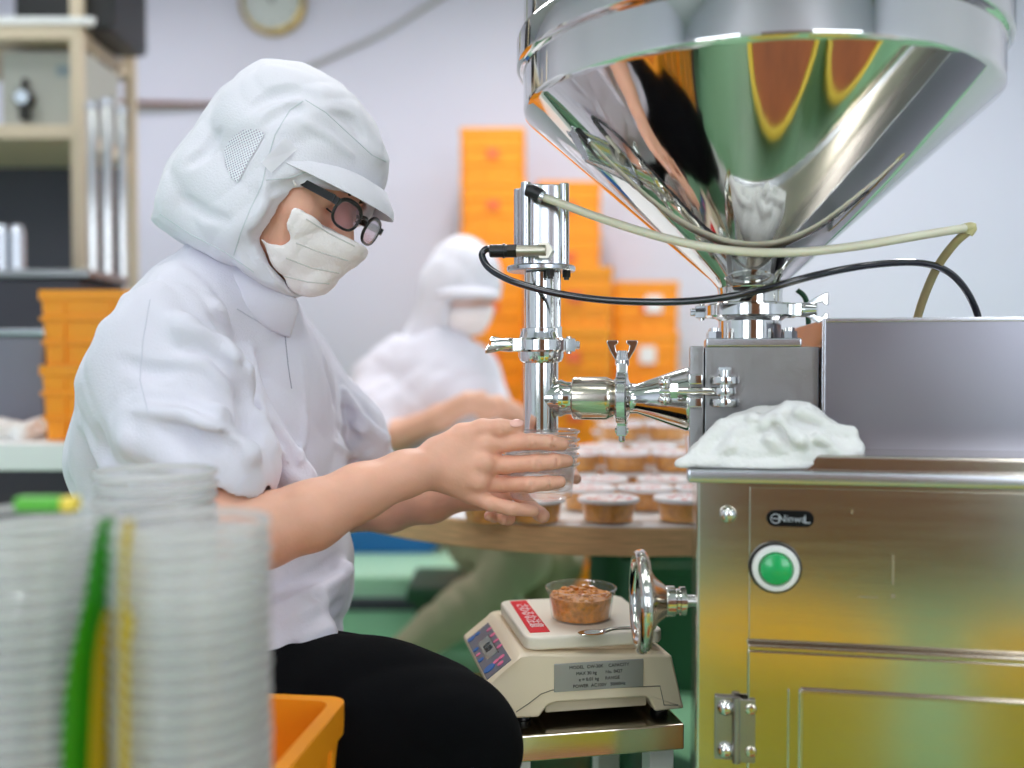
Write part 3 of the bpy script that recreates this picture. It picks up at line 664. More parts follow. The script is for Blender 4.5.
# hopper neck + hopper
HX = lx(LP(750, 300, PY)); HB = L(HX, PY, 0); zc = btop + .010
zcl = LP(757, 311, PY).z
nk = MB().lathe([(.036, zc - .002), (.036, zcl - .012), (.040, zcl - .009), (.044, zcl - .006), (.044, zcl - .001), (.036, zcl), (.0355, zcl)], HB, (0, 0, 1), 48).build('outlet_neck', M['steel'], blk)
for sx in (-.042, .042):
    for sy in (-.034, .030): MB().cyl(L(HX + sx, PY + sy, zc), L(HX + sx, PY + sy, zc + .008), .0085, seg=6).cyl(L(HX + sx, PY + sy, zc + .007), L(HX + sx, PY + sy, zc + .012), .0055).build('cover_bolt', M['steel'], blk)
zn = LP(757, 287, PY).z
zl = .98 + .292; HR = .2675
hop = MB().lathe([(.0355, zcl), (.044, zcl + .001), (.044, zcl + .006), (.037, zcl + .010), (.037, zn - .004), (.0385, zn), (.045, zn + .008), (HR - .004, zl - .004), (HR, zl), (HR + .0005, zl + .004),
                  (HR + .0005, zl + .045), (HR + .003, zl + .046), (HR + .006, zl + .047), (HR + .0085, zl + .050), (HR + .0085, zl + .078), (HR + .007, zl + .082), (HR + .001, zl + .083), (HR, zl + .084), (HR, zl + .20), (HR + .004, zl + .204), (HR + .001, zl + .208), (HR - .003, zl + .204), (HR - .003, zl), (.04, zn + .01), (.033, zcl)], HB, (0, 0, 1), 160, cap=False, close=True).build('hopper', M['hopper'], mc)
# ---- tri clamp helper: ring split in jaws, hinge at one side, wing nut at the other
def clamp(p, ax, r, th, nutdir, parent, wing_axis, nm='clamp', nutlen=.024, m=None):
    ax = Vector(ax).normalized(); nd = Vector(nutdir).normalized(); sd = ax.cross(nd); g = MB(); m = m or M['steel']
    P = Vector(p); seg = 44
    for s0, s1 in ((14, 166), (194, 346)):
        rings = []
        for k in range(seg + 1):
            a = R(s0 + (s1 - s0) * k / seg); rd = nd * math.cos(a) + sd * math.sin(a)
            rings.append([P + rd * q + ax * h for q, h in ((r - .006, -th * .5), (r - .002, -th * .5), (r, -th * .36), (r, th * .36), (r - .002, th * .5), (r - .006, th * .5))])
        g.ring_mesh(rings)
    A = (nd, sd, ax)
    for s in (-1, 1):
        g.box(P + nd * (r + .001) + sd * s * .0085, (.016, .006, th * .95), ax=A, bev=.0012)
        g.box(P - nd * (r + .002) + sd * s * .0060, (.018, .006, th * .95), ax=A, bev=.0012)
    g.cyl(P - nd * (r + .005) - ax * th * .62, P - nd * (r + .005) + ax * th * .62, .0035, seg=16)
    g.box(P - nd * (r + .012), (.014, .008, th * .6), ax=A, bev=.002)
    c = g.build(nm, m, parent)
    g = MB(); g.cyl(P + nd * (r - .004), P + nd * (r + .022), .0036, seg=16)
    g.cyl(P + nd * (r + .006), P + nd * (r + .012), .0085, .0085, seg=24); g.cyl(P + nd * (r + .011), P + nd * (r + nutlen), .0085, .0062, seg=24)
    w = Vector(wing_axis).normalized(); tt = nd.cross(w).normalized()
    for s in (-1, 1):
        pts = [(.003, .013), (.0085, .013), (.0150, .024), (.019, .034), (.0185, .0365), (.005, .0365), (.0045, .033), (.0085, .030), (.0070, .023), (.0028, .019)]
        g.prism([P + nd * (r + h) + w * (s * x) - tt * .0028 for x, h in pts], tt * .0056, bev=.0010)
    g.build('wing_nut', m, c)
    return c
q = HB.copy(); q.z = zcl
clamp(q, (0, 0, 1), .053, .016, (EX * .95 - EY * .30), blk, EZ, 'hopper_clamp')
# ---- nozzle column and tee
pz = LP(550, 398, PY).z
nx = lx(LP(541, 398, PY)); NB = L(nx, PY, 0)
rp = .0212
znb = LP(541, 433, PY).z
zcm = LP(541, 345, PY).z
tee = MB().lathe([(rp - .0022, znb), (rp, znb + .0005), (rp, zcm - .022), (rp + .004, zcm - .020), (rp + .0065, zcm - .014), (rp + .0065, zcm - .001), (rp - .002, zcm), (rp - .0022, zcm)], NB, (0, 0, 1), 48, cap=False, close=True)
rq = .0200
xc0 = lx(LP(572, 398, PY)); xc1 = lx(LP(611, 398, PY)); xk = lx(LP(622, 398, PY)); xe = f0
AX0 = L(nx, PY, pz); along = EX
tee.lathe([(rq, .0), (rq, rp * .75), (rq + .003, rp + .003), (rq, rp + .010), (rq, xc0 - nx + .001)], AX0, along, 48)
nozzle = tee.build('filling_tee', M['steel'], mc)
# weld collar shape
MB().lathe([(rq + .0005, xc0 - nx), (.0245, xc0 - nx + .001), (.0262, xc0 - nx + .003), (.0262, xc1 - nx - .006), (.0235, xc1 - nx), (.0225, xc1 - nx + .003), (.029, xk - nx - .005), (.029, xk - nx - .0008), (.02, xk - nx - .0006)], AX0, along, 56).build('union_sleeve', M['brushed'], nozzle)
MB().lathe([(.02, xk - nx + .0006), (.029, xk - nx + .0008), (.029, xk - nx + .005), (.0185, xk - nx + .010), (.0180, xk - nx + .018), (.024, xk - nx + .035), (.0385, xe - nx - .004), (.0385, xe - nx)], AX0, along, 56).build('cone_reducer', M['steel'], mc)
clamp(L(xk, PY, pz), EX, .034, .013, EZ, mc, EX * .995 + EY * .1, 'side_clamp', m=M['steel'])
clamp(L(nx, PY, zcm + .000), (0, 0, 1), .031, .017, (-EX * .90 - EY * .44), nozzle, EZ * .45 + EY * .89, 'column_clamp', nutlen=.034)
# upper ferrule + riser + air cylinder
zfl = LP(541, 272, PY).z; ztop = LP(541, 188, PY).z
MB().lathe([(rp - .002, zcm + .001), (rp + .0065, zcm + .001), (rp + .0065, zcm + .006), (rp + .004, zcm + .014), (rp + .004, zcm + .020), (rp - .0008, zcm + .021), (rp - .0008, zfl - .001), (rp - .003, zfl)], NB, (0, 0, 1), 48).build('riser_pipe', M['steel'], nozzle)
cy = MB().lathe([(.03, 0), (.0405, .0), (.042, .0015), (.042, .0055), (.0405, .007), (.03, .007)], L(nx, PY, zfl), (0, 0, 1), 56).build('cylinder_flange', M['alu'], mc)
cyl = MB(); hc = ztop - zfl - .007
prof = []
for k in range(72):
    a = 2 * PI * k / 72; prof.append((a, .0335))
# square-ish extruded air cylinder: four corner ribs with round channels between
sec = []
for k in range(96):
    a = 2 * PI * k / 96 + .02; w = abs(math.sin(2 * a)); r = .0262 + .0072 * (w ** 2.2)
    n4 = abs(((a / (PI / 2)) % 1) - .5); 
    if abs(n4) < .035: r -= .0028
    sec.append((a + .35, r))
rings = [[L(nx + math.cos(a) * r * q, PY + math.sin(a) * r * q, z) for a, r in sec] for q, z in ((.97, zfl + .007), (1, zfl + .0085), (1, ztop - .0015), (.97, ztop))]
cyl.ring_mesh(rings); air = cyl.build('air_cylinder', M['alu'], mc)
for a in (.35 + PI / 4 + k * PI / 2 for k in range(4)):
    MB().cyl(L(nx + math.cos(a) * .0330, PY + math.sin(a) * .0330, zfl + .007), L(nx + math.cos(a) * .0330, PY + math.sin(a) * .0330, ztop + .002), .0062, seg=20, bev=.001).build('tie_rod', M['alu'], air)
for a in (-1.1, -.3): 
    x_, y_ = nx + math.cos(a) * .034, PY + math.sin(a) * .034
    MB().cyl(L(x_, y_, zfl), L(x_, y_, zfl - .008), .0055, seg=6).cyl(L(x_, y_, zfl - .006), L(x_, y_, zfl - .011), .0032).build('flange_screw', M['darkmetal'], cy)
x_ = nx + .026; MB().cyl(L(x_ - .003, PY - .010, zfl), L(x_ - .003, PY - .010, zcm + .012), .0026, seg=12).cyl(L(x_ - .003, PY - .010, zcm + .022), L(x_ - .003, PY - .010, zcm + .006), .0045, seg=6).build('guide_rod', M['steel'], nozzle)
# lower port fitting
def ML3(px, py, ly): return LP(px, py, ly)
pA = LP(538, 251, PY - .036)
pf = MB().cyl(pA + EX * .008 + EY * .012, pA + EX * .0079 - EY * .006, .0105, seg=6).cyl(pA + EX * .010 - EY * .004, LP(515, 251, PY - .040), .0068, seg=24).build('hex_port', mat('nickel_fitting', (190, 184, 170), .35, 1), air)
pf2 = MB().cyl(LP(517, 251, PY - .040), LP(508, 251, PY - .040), .0085, seg=6).build('fitting_nut', M['darkmetal'], air)
MB().cyl(LP(509, 251, PY - .040), LP(490, 251, PY - .040), .0078, seg=24, bev=.001).cyl(LP(505, 251, PY - .040), LP(503, 251, PY - .040), .0088).build('push_fitting', M['blackpl'], air)
# black hose
def LPs(lst): return [LP(*p) for p in lst]
hp_ = LPs([(494, 251, .110), (487, 249, .109), (482, 255, .107), (488, 267, .103), (503, 277, .098), (524, 285, .094), (560, 294, .092), (610, 300.5, .09), (670, 302, .085), (720, 298, .075), (765, 289, .072), (805, 278, .08), (845, 269, .10), (885, 263.5, .13), (920, 263, .16), (945, 270, .19), (963, 286, .215), (976, 310, .235), (982, 335, .24)])
MB().tube(hp_, .0042, seg=14, sub=10).build('black_air_hose', M['blackhose'], mc)
# clear tube
el = LP(543, 196, PY - .030)
MB().tube([LP(527, 190, PY - .034), LP(534, 192, PY - .035), LP(541, 196, PY - .036)], lambda t: .0078, seg=18, sub=3).tube([LP(526, 192, PY - .030), LP(528, 200, PY - .026)], .006, sub=2).build('elbow_fitting', M['blackpl'], air)
MB().tube([LP(540, 195.5, PY - .036), LP(544, 197.5, PY - .036)], .0072, sub=2).build('collet_ring', M['alu'], air)
tp = LPs([(543, 197, .114), (562, 204, .112), (600, 218, .105), (650, 234, .09), (700, 246, .075), (750, 252, .07), (800, 252, .075), (850, 247, .09), (900, 239, .11), (935, 233, .13), (966, 228, .145)])
MB().tube(tp, .0050, seg=14, sub=10).build('milky_tube', M['clearhose'], mc)
MB().tube(LPs([(962, 229, .145), (972, 227, .146), (968, 234, .148)]), .0056, sub=5).build('tube_elbow', mat('yellowed_fitting', (214, 204, 150), .4), mc)
MB().tube(LPs([(970, 230, .147), (955, 243, .16), (938, 266, .185), (926, 292, .21), (918, 316, .23), (915, 332, .235)]), .0050, sub=8).build('milky_tube', mat('aged_tube', (206, 192, 140), .35, sss=.2), mc)
# thin cable behind the hopper neck
MB().tube(LPs([(797, 290, .30), (806, 300, .30), (809, 330, .30), (811, 348, .28)]), .0035, sub=6).build('sensor_cable', M['dgreen'], mc)
# handwheel
wc = LP(641, 601, .03)
hw_ax = (EX * .985 - EY * -.17).normalized()
hwx, hwy, hwz = frame_of(hw_ax)
ringp = []
wr_ = .0490
g = MB(); rings = []
for k in range(72):
    a = 2 * PI * k / 72; rd = hwx * math.cos(a) + hwy * math.sin(a)
    rings.append([wc + rd * (wr_ + .0074 * math.cos(b)) + hw_ax * .0074 * math.sin(b) for b in (2 * PI * j / 18 for j in range(18))])
g.ring_mesh(rings, close=True); hw = g.build('handwheel', M['hopper'], mc)
MB().lathe([(.0465, -.002), (.047, .003), (.038, .008), (.026, .016), (.0175, .026), (.014, .028), (.014, .022), (.03, .004)], wc, hw_ax, 48, cap=False, close=True).build('wheel_disc', M['hopper'], hw)
MB().lathe([(.0135, .012), (.0145, .026), (.0165, .028), (.0165, .036), (.0135, .038), (.0135, .041), (.0155, .042), (.0155, .048), (.008, .049)], wc, hw_ax, 40).build('wheel_hub', M['steel'], hw)
MB().cyl(wc + hw_ax * .01, wc + hw_ax * .115, .0068).build('wheel_shaft', M['alu'], hw)
# ---- rag on the worktop
s = SDF(L(-.06, .0, ZT - .03), L(.24, .12, ZT + .12), .0022)
lo = np.array([min(L(x, y, 0).x for x in (-.07, .22) for y in (-.04, .17)), min(L(x, y, 0).y for x in (-.07, .22) for y in (-.04, .17)), ZT - .03])
hi = np.array([max(L(x, y, 0).x for x in (-.07, .22) for y in (-.04, .17)), max(L(x, y, 0).y for x in (-.07, .22) for y in (-.04, .17)), ZT + .10])
s = SDF(lo, hi, .0019)
def rp_(px, py, ly, r): q = LP(px, py, ly); return (tuple(q), r)
T_ = tuple
blobs = [(700, 462, .02, 8), (712, 452, .03, 12), (728, 440, .035, 19), (748, 436, .04, 24), (770, 437, .045, 26), (792, 432, .05, 27), (812, 438, .05, 25), (832, 446, .045, 19), (848, 452, .04, 13), (748, 455, .02, 15), (772, 458, .02, 14), (800, 458, .02, 13), (825, 458, .025, 12), (760, 420, .055, 12), (797, 418, .055, 14), (735, 428, .05, 11)]
for px, py, ly, r in blobs:
    q = LP(px, py, ly); s.ell(tuple(q), (r * 1.05 / F, r * 1.3 / F, r * 1.05 / F), k=.012)
folds = [((682, 464, -.004), (704, 446, .010), 5), ((704, 446, .010), (722, 424, .018), 5), ((722, 424, .018), (752, 417, .02), 5), ((716, 462, .0), (738, 432, .01), 4.5), ((752, 420, .012), (742, 459, .008), 5), ((764, 424, .008), (788, 408, .03), 6), ((788, 408, .03), (806, 408, .03), 5),
         ((770, 438, .0), (786, 460, .006), 5), ((800, 412, .012), (826, 426, .02), 5), ((826, 426, .02), (852, 432, .03), 5), ((852, 432, .03), (858, 454, .02), 4), ((796, 430, .0), (812, 460, .006), 5), ((818, 436, .004), (846, 460, .012), 4.5), ((778, 420, .004), (800, 440, -.004), 4), ((730, 446, .0), (716, 461, .006), 4), ((684, 465, -.002), (696, 462, .002), 5), ((862, 462, .03), (836, 448, .02), 4.5)]
s.chain([T_(LP(*q)) for q in ((692, 464, .008), (730, 464, .012), (790, 464, .014), (846, 462, .020))], [.0085, .012, .012, .009], k=.014)
s.chain([T_(LP(*q)) for q in ((700, 461, .022), (730, 461, .026), (790, 461, .028), (842, 460, .03))], [.013, .016, .016, .012], k=.014)
s.chain([T_(LP(*q)) for q in ((705, 455, .03), (730, 451, .035), (790, 450, .035), (840, 454, .038))], [.012, .018, .018, .014], k=.014)
for q_, r_ in (((712, 462, .014), .012), ((706, 465, .006), .007), ((764, 462, .016), .014), ((770, 466, .008), .008), ((742, 465, .010), .010)): s.ell(T_(LP(*q_)), (r_ * 1.6, r_ * 1.3, r_ * .8), k=.012)
for a, b, r in folds:
    s.cap(tuple(LP(*a)), tuple(LP(*b)), r / F * 1.05, k=.006)
s.disp(waves((55, 110), .0017, 5), .02)
zt = ZT + .0088
s.plane((0, 0, zt), (0, 0, -1), .002)
tag(s.build('cotton_rag', M['rag']), 'crumpled white cotton rag heaped on the machine worktop by the pump block', 'rag')
# ================================================================== people
EXPO = -0.12
BRE, BRX, BRZ = .050, .020, .010
def T(p): return tuple(p)
def pr(px_r, d): return px_r * d / F
# ---------------- near worker
wk = empty('person', (-.32, 1.22, 0), label='seated person in a white hood, mask and black glasses holding nested cups under the nozzle', cat='person')
# head frame
yaw, pit, rol = R(-22), R(27), R(11)
hf = Vector((math.cos(pit) * math.cos(yaw), math.cos(pit) * math.sin(yaw), -math.sin(pit)))
l0 = Vector((-math.sin(yaw), math.cos(yaw), 0)); u0 = hf.cross(l0)
hl = l0 * math.cos(rol) - u0 * math.sin(rol); hu = hf.cross(hl)
HC = W(287, 182, 1.215)
def H(x, y, z): return HC + hf * x + hl * y + hu * z
HA = (hf, hl, hu)
ND = 1.18          # depth of the nozzle axis
def Wt(px, py, d): return T(W(px, py, d))
# --- body: head, neck, inner torso, arms, hands, legs hidden by clothes
lo = (-.60, .93, .60); hi = (.12, 1.56, 1.34)
hh = .0024
b = SDF(lo, hi, hh)
b.ell(T(H(-.012, 0, .035)), (.096, .074, .088), HA, k=.02)
b.ell(T(H(.040, 0, -.012)), (.056, .064, .085), HA, k=.02)
b.ell(T(H(.045, 0, -.070)), (.046, .050, .045), HA, k=.02)                      # jaw
b.ell(T(H(.072, 0, .028)), (.024, .050, .026), HA, k=.015)                     # brow
b.ell(T(H(.060, 0, -.045)), (.034, .044, .032), HA, k=.02)                     # mouth area
for s in (-1, 1):
    b.ell(T(H(.062, s * .040, -.022)), (.026, .022, .022), HA, k=.014)         # cheek
    b.ell(T(H(.096, s * .031, .002)), (.014, .019, .012), HA, k=.012, op='s')  # socket
    b.ell(T(H(.076, s * .031, .000)), (.016, .016, .013), HA, k=.004)          # lid
    b.ell(T(H(-.002, s * .075, -.010)), (.018, .008, .030), HA, k=.006)        # ear
b.cap(T(H(.090, 0, .010)), T(H(.112, 0, -.030)), .0085, .0125, k=.010)         # nose
b.ell(T(H(.094, 0, -.062)), (.010, .021, .006), HA, k=.005).ell(T(H(.093, 0, -.073)), (.010, .018, .007), HA, k=.005)
b.chain([T(H(-.015, 0, -.07)), Wt(232, 262, 1.26), Wt(220, 300, 1.28)], [.052, .052, .050], k=.03)
b.cap(Wt(172, 360, 1.18), Wt(262, 352, 1.42), .050, .050, k=.04)
b.chain([Wt(212, 370, 1.28), Wt(212, 450, 1.28), Wt(225, 600, 1.28)], [.085, .10, .11], k=.04)
# right (near) arm
SH = Wt(150, 340, 1.14); EL = Wt(226, 522, 1.045); WR = Wt(434, 466, 1.135)
b.chain([SH, EL], [.042, .040], k=.02)
fa = [EL, Wt(262, 531, 1.05), Wt(310, 516, 1.07), Wt(360, 492, 1.095), Wt(405, 474, 1.12), WR]
b.chain(fa, [.038, .0405, .0380, .0315, .0262, .0245], k=.012)
# left (far) arm
SH2 = Wt(268, 348, 1.42); EL2 = Wt(340, 505, 1.42); WR2 = Wt(468, 490, 1.285)
b.chain([SH2, EL2, Wt(388, 506, 1.37), Wt(430, 500, 1.325), WR2], [.045, .040, .036, .030, .025], k=.015)
def palm(pts, r, flat, k=.008): b.chain(pts, r, k=k, flat=flat)
# near hand: back of the hand faces the camera
pn = W(0, 0, 1) * 0 + Vector((-.10, -1, .12)).normalized()
for (tx, ty, td, r1) in ((484, 447, 1.142, .0135), (483, 464, 1.134, .0135), (478, 482, 1.134, .0128), (470, 494, 1.140, .0118)):
    b.cap(Wt(436, 462 + (ty - 466) * .45, 1.137), Wt(tx, ty, td), .0175, r1, k=.010)
b.cap(Wt(452, 470, 1.138), Wt(475, 468, 1.138), .021, .019, k=.012, flat=(pn, 1.3))
fing = []
def finger(pts, rad, k=.0035):
    fing.append((pts, rad)); b.chain(pts, rad, k=k)
RB = .0470 + .0072
def arc(px_list):  # finger over the front of the cup
    out = []
    for px, py in px_list:
        x = (px - 541) / F * 1.12; yy = NB.y - math.sqrt(max(1e-6, RB ** 2 - x * x)) if abs(x) < RB else NB.y - .01
        out.append(Wt(px, py, yy))
    return out
def fn(px0, py0, d0, mids, rads):
    pts = [Wt(px0, py0, d0)] + arc(mids); finger(pts, rads)
fn(484, 446, 1.140, [(508, 443), (532, 441.5), (550, 442.5), (563, 444)], [.0120, .0101, .0097, .0090, .0078])
fn(483, 465, 1.133, [(508, 464.5), (535, 463), (554, 461.5), (567, 461)], [.0122, .0104, .0100, .0093, .0080])
fn(478, 483, 1.134, [(503, 484), (530, 484.5), (547, 483), (560, 482)], [.0118, .0100, .0095, .0088, .0076])
finger([Wt(470, 494, 1.140), Wt(489, 503, 1.130), Wt(510, 508.5, 1.132), Wt(534, 511, 1.142)], [.0114, .0094, .0087, .0071])
for (kx, ky, kd) in ((486, 443, 1.131), (485, 463, 1.123), (479, 481, 1.125)): b.ell(Wt(kx, ky, kd), (.010, .006, .0085), k=.008)
# thumb across the top of the cup
b.cap(Wt(440, 452, 1.140), Wt(462, 436, 1.142), .017, .0150, k=.012)
finger([Wt(462, 436, 1.142), Wt(482, 428, 1.140), Wt(500, 427.5, 1.136), Wt(519, 426.5, 1.137)], [.0140, .0105, .0098, .0076], k=.006)
# far hand: palm behind and under the cups
b.cap(WR2, Wt(496, 482, 1.262), .023, .020, k=.012).cap(WR2, Wt(500, 500, 1.250), .022, .016, k=.012).cap(Wt(478, 490, 1.27), Wt(512, 476, 1.258), .022, .015, k=.012)
finger([Wt(508, 470, 1.256), Wt(530, 466, 1.252), Wt(556, 468, 1.246), Wt(572, 474, 1.232), Wt(576, 479, 1.214)], [.0115, .0095, .009, .008, .0072])
finger([Wt(508, 484, 1.252), Wt(522, 498, 1.235), Wt(532, 508, 1.215), Wt(540, 514, 1.190), Wt(543, 516, 1.170)], [.0115, .0095, .0092, .0090, .0088])
finger([Wt(500, 494, 1.250), Wt(506, 509, 1.225), Wt(508, 518, 1.195), Wt(503, 519, 1.172)], [.011, .0092, .0088, .0075])
finger([Wt(490, 498, 1.250), Wt(494, 510, 1.220), Wt(494, 516, 1.185), Wt(489, 516, 1.160)], [.010, .0086, .0078, .0066])
finger([Wt(484, 478, 1.265), Wt(492, 462, 1.238), Wt(500, 455, 1.222)], [.0125, .010, .0085])
# joint creases and knuckle wrinkles
for (x0_, y0_, x1_, y1_, dd_) in ((533, 434, 534, 449, 1.1185), (552, 436, 553, 449, 1.121), (538, 453, 539, 469, 1.1175), (556, 453.5, 557, 468, 1.121), (532, 476, 532, 492, 1.1185), (548, 475.5, 549, 490, 1.120), (500, 421, 502, 433, 1.1255)):
    b.cap(Wt(x0_, y0_, dd_), Wt(x1_, y1_, dd_), .0014, k=.0022, op='s')
body = b.build('body', M['skin'], wk)
# nails: near thumb and visible tips
nm = MB()
tdir = (W(519, 426.5, 1.137) - W(500, 427.5, 1.136)).normalized()
nax = (tdir, (Vector((0, -.75, .66)).cross(tdir)).normalized(), Vector((0, -.75, .66)))
nm.ball(W(516.5, 425.5, 1.1345) + Vector((0, -.0040, .0028)), .0064, (1.35, .95, .42), ax=nax); nm.build('thumbnail', M['nail'], body)
for px, py, dd in ((566, 445.5, 1.142), (571, 461.5, 1.150)):
    pass
# eyes: lowered lashes and brows
for s, nm_ in ((-1, 'near'), (1, 'far')):
    MB().tube([H(.0905, s * .018, -.006), H(.0945, s * .026, -.009), H(.093, s * .036, -.0085)], lambda t: .0011, sub=5).build('eyelashes', M['hair'], body)
    MB().tube([H(.0975, s * .014, .021), H(.0985, s * .026, .026), H(.093, s * .040, .025), H(.082, s * .050, .020)], lambda t: .0022 * (1 - .5 * t), sub=5).build('eyebrow', M['hair'], body)
# --- hood
from mathutils.bvhtree import BVHTree
def field_tree(f_):
    me_ = f_.mesh('tmp'); t_ = BVHTree.FromPolygons([v.co[:] for v in me_.vertices], [p.vertices[:] for p in me_.polygons]); bpy.data.meshes.remove(me_); return t_
def crease(f_, tree, pts, r, op, k=.010):
    P_ = []; R_ = []; n_ = len(pts) - 1
    for i in range(n_):
        for q in range(6):
            t = q / 6; x = pts[i][0] * (1 - t) + pts[i + 1][0] * t; y = pts[i][1] * (1 - t) + pts[i + 1][1] * t
            d = (W(x, y, 1.2) - CAM).normalized(); h = tree.ray_cast(CAM, d)
            if h[0] is None: continue
            w = math.sin(PI * (i + t) / n_) ** .5 if 0 < i + t < n_ else .15
            P_.append(T(h[0] + h[1] * (r * .55 if op == 's' else -r * .35))); R_.append(r * max(w, .15))
    if len(P_) > 1: f_.chain(P_, R_, k=k, op=op)
s = SDF((-.47, 1.02, .98), (-.09, 1.42, 1.40), .0027)
s.ell(Wt(300, 160, 1.235), (.108, .115, .108), k=.02)
s.cap(Wt(276, 124, 1.25), Wt(226, 168, 1.25), .088, .084, k=.04)
s.cap(Wt(206, 196, 1.24), Wt(262, 246, 1.24), .088, .072, k=.04)
s.ell(T(H(.02, 0, -.05)), (.095, .092, .11), HA, k=.03)
s.cap(Wt(345, 130, 1.225), Wt(366, 155, 1.215), .038, .032, k=.04)
s.cap(Wt(268, 266, 1.23), Wt(286, 290, 1.22), .040, .025, k=.03)
lat = hl.copy()
sil = [(262, 60), (282, 60), (302, 64), (322, 73), (342, 87), (358, 104), (372, 124), (384, 145), (391, 160), (388, 172), (384, 190), (380, 215), (340, 300), (300, 298), (288, 298), (266, 288), (240, 272), (215, 258), (185, 240), (163, 226), (155, 218), (158, 198), (164, 175), (172, 160), (186, 141), (205, 112), (222, 90), (240, 74)]
s.polyfull(sil, 1.235, None, k=.016)
# brim
br_ = [(302, 186), (318, 168), (335, 168), (352, 172), (370, 183), (380, 196), (387, 214), (378, 209), (366, 200), (350, 191), (335, 186)]
# stitched seams (raised ridges)
def ridge(pts, dep, r, k=.004):
    P = [Wt(x, y, dep(x, y) if callable(dep) else dep) for x, y in pts]; s.chain(P, [r] * len(P), k=k)
opening = [(300, 191), (318, 187), (344, 187), (400, 205), (420, 300), (352, 340), (284, 302), (274, 278), (262, 252), (257, 238), (270, 224), (284, 207)]
s.poly(opening, 1.145, T(lat), k=.005, op='s')
s.ell(T(H(.02, 0, -.02)), (.098, .074, .110), HA, k=.004, op='s')
def hw_(X, Y, Z):
    f1 = waves((16, 34, 60), .0030, 21, True, (1, .6, 1))(X, Y, Z); f2 = waves((120,), .0005, 4, False)(X, Y, Z); return f1 + f2
s.disp(hw_, .02)
ht0 = field_tree(s)
for pts_, r_ in (([(249, 112), (271, 96), (300, 91), (324, 101)], .008), ([(262, 126), (284, 110), (304, 108)], .006), ([(268, 190), (296, 184), (320, 172)], .005), ([(330, 112), (352, 122), (366, 142)], .006), ([(180, 196), (205, 214), (232, 222)], .006), ([(186, 166), (208, 152), (222, 128)], .005), ([(240, 236), (252, 262), (272, 284)], .006)):
    crease(s, ht0, pts_, r_, 's', .008)
for pts_, r_ in (([(300, 120), (330, 138), (358, 160)], .004), ([(266, 182), (262, 210), (250, 232)], .004)): crease(s, ht0, pts_, r_, 'u', .006)
hood = s.build('hood', M['hood'], wk)
# cap crown panel and brim as their own pieces
rings = []
for i_ in range(33):
    ph = R(-82 + 164 * i_ / 32); cph = max(0, math.cos(ph)); ring = []
    ext = BRE * cph ** .75; th = .0016 + .0025 * cph
    for q, dz in ((0, th), (.5, th), (.9, th), (1.0, 0), (.9, -th), (.5, -th), (0, -th)):
        x_ = BRX + (.082 + ext * q) * cph * 1.0; y_ = (.080 + .012 * q) * math.sin(ph)
        ring.append(H(x_, y_, BRZ + .034 * cph - .024 * q * cph + .010 * math.sin(PI * q) * cph + dz))
    rings.append(ring)
MB().ring_mesh(rings).build('brim', M['hood'], hood)
sm_ = mat('hood_seam', (205, 211, 216), .9)
from mathutils.bvhtree import BVHTree
def bvh(o):
    me = o.data; mw = wm(o); return BVHTree.FromPolygons([mw @ v.co for v in me.vertices], [p.vertices[:] for p in me.polygons])
def on_surface(tree, px, py, off=.0004):
    d = (W(px, py, 1.2) - CAM).normalized(); h = tree.ray_cast(CAM, d)
    return (h[0] + h[1] * off) if h[0] is not None else None
ht = bvh(hood)
def seam(tree, pts, name, parent, r=.0007, m=None):
    P = []
    for i in range(len(pts) - 1):
        for k in range(8):
            t = k / 8; q = on_surface(tree, pts[i][0] * (1 - t) + pts[i + 1][0] * t, pts[i][1] * (1 - t) + pts[i + 1][1] * t, .0001)
            if q: P.append(q)
    if len(P) > 3: MB().tube(P, r, seg=6, sub=1).build(name, m or sm_, parent)
seam(ht, [(262, 185), (268, 158), (275, 135), (290, 110), (305, 100)], 'side_seam', hood)
seam(ht, [(305, 100), (325, 112), (350, 135), (372, 155), (388, 163)], 'crown_seam', hood)
seam(ht, [(262, 185), (250, 210), (240, 235), (233, 258)], 'cape_seam', hood)
seam(ht, [(160, 214), (190, 234), (225, 252), (258, 275)], 'hem_seam', hood)
seam(ht, [(266, 180), (290, 178), (316, 168)], 'band_seam', hood)
# mesh window
mw_pts = [(225, 150), (232, 138), (244, 130), (258, 129), (265, 134), (258, 148), (250, 160), (243, 174), (238, 183), (231, 178), (226, 166)]
rr_ = [on_surface(ht, x, y, .0012) for x, y in mw_pts]; cc = on_surface(ht, 244, 152, .0014)
bmw = bmesh.new(); fv = [bmw.verts.new(p) for p in rr_]; cv = bmw.verts.new(cc)
mid = [bmw.verts.new(on_surface(ht, 244 + (x - 244) * .5, 152 + (y - 152) * .5, .0014)) for x, y in mw_pts]
for i in range(len(fv)): bmw.faces.new((fv[i], fv[(i + 1) % len(fv)], mid[(i + 1) % len(fv)], mid[i])); bmw.faces.new((mid[i], mid[(i + 1) % len(fv)], cv))
mmesh = bpy.data.materials.new('vent_mesh'); mmesh.use_nodes = True; nt = mmesh.node_tree; bs = nt.nodes['Principled BSDF']; bs.inputs['Roughness'].default_value = .8
tc = nt.nodes.new('ShaderNodeTexCoord'); mp = nt.nodes.new('ShaderNodeMapping'); mp.inputs['Rotation'].default_value = (0, R(20), 0); ck = nt.nodes.new('ShaderNodeTexBrick')
mp2 = nt.nodes.new('ShaderNodeCombineXYZ'); sp_ = nt.nodes.new('ShaderNodeSeparateXYZ')
nt.links.new(tc.outputs['Object'], mp.inputs['Vector']); nt.links.new(mp.outputs['Vector'], sp_.inputs[0]); nt.links.new(sp_.outputs['X'], mp2.inputs['X']); nt.links.new(sp_.outputs['Z'], mp2.inputs['Y'])
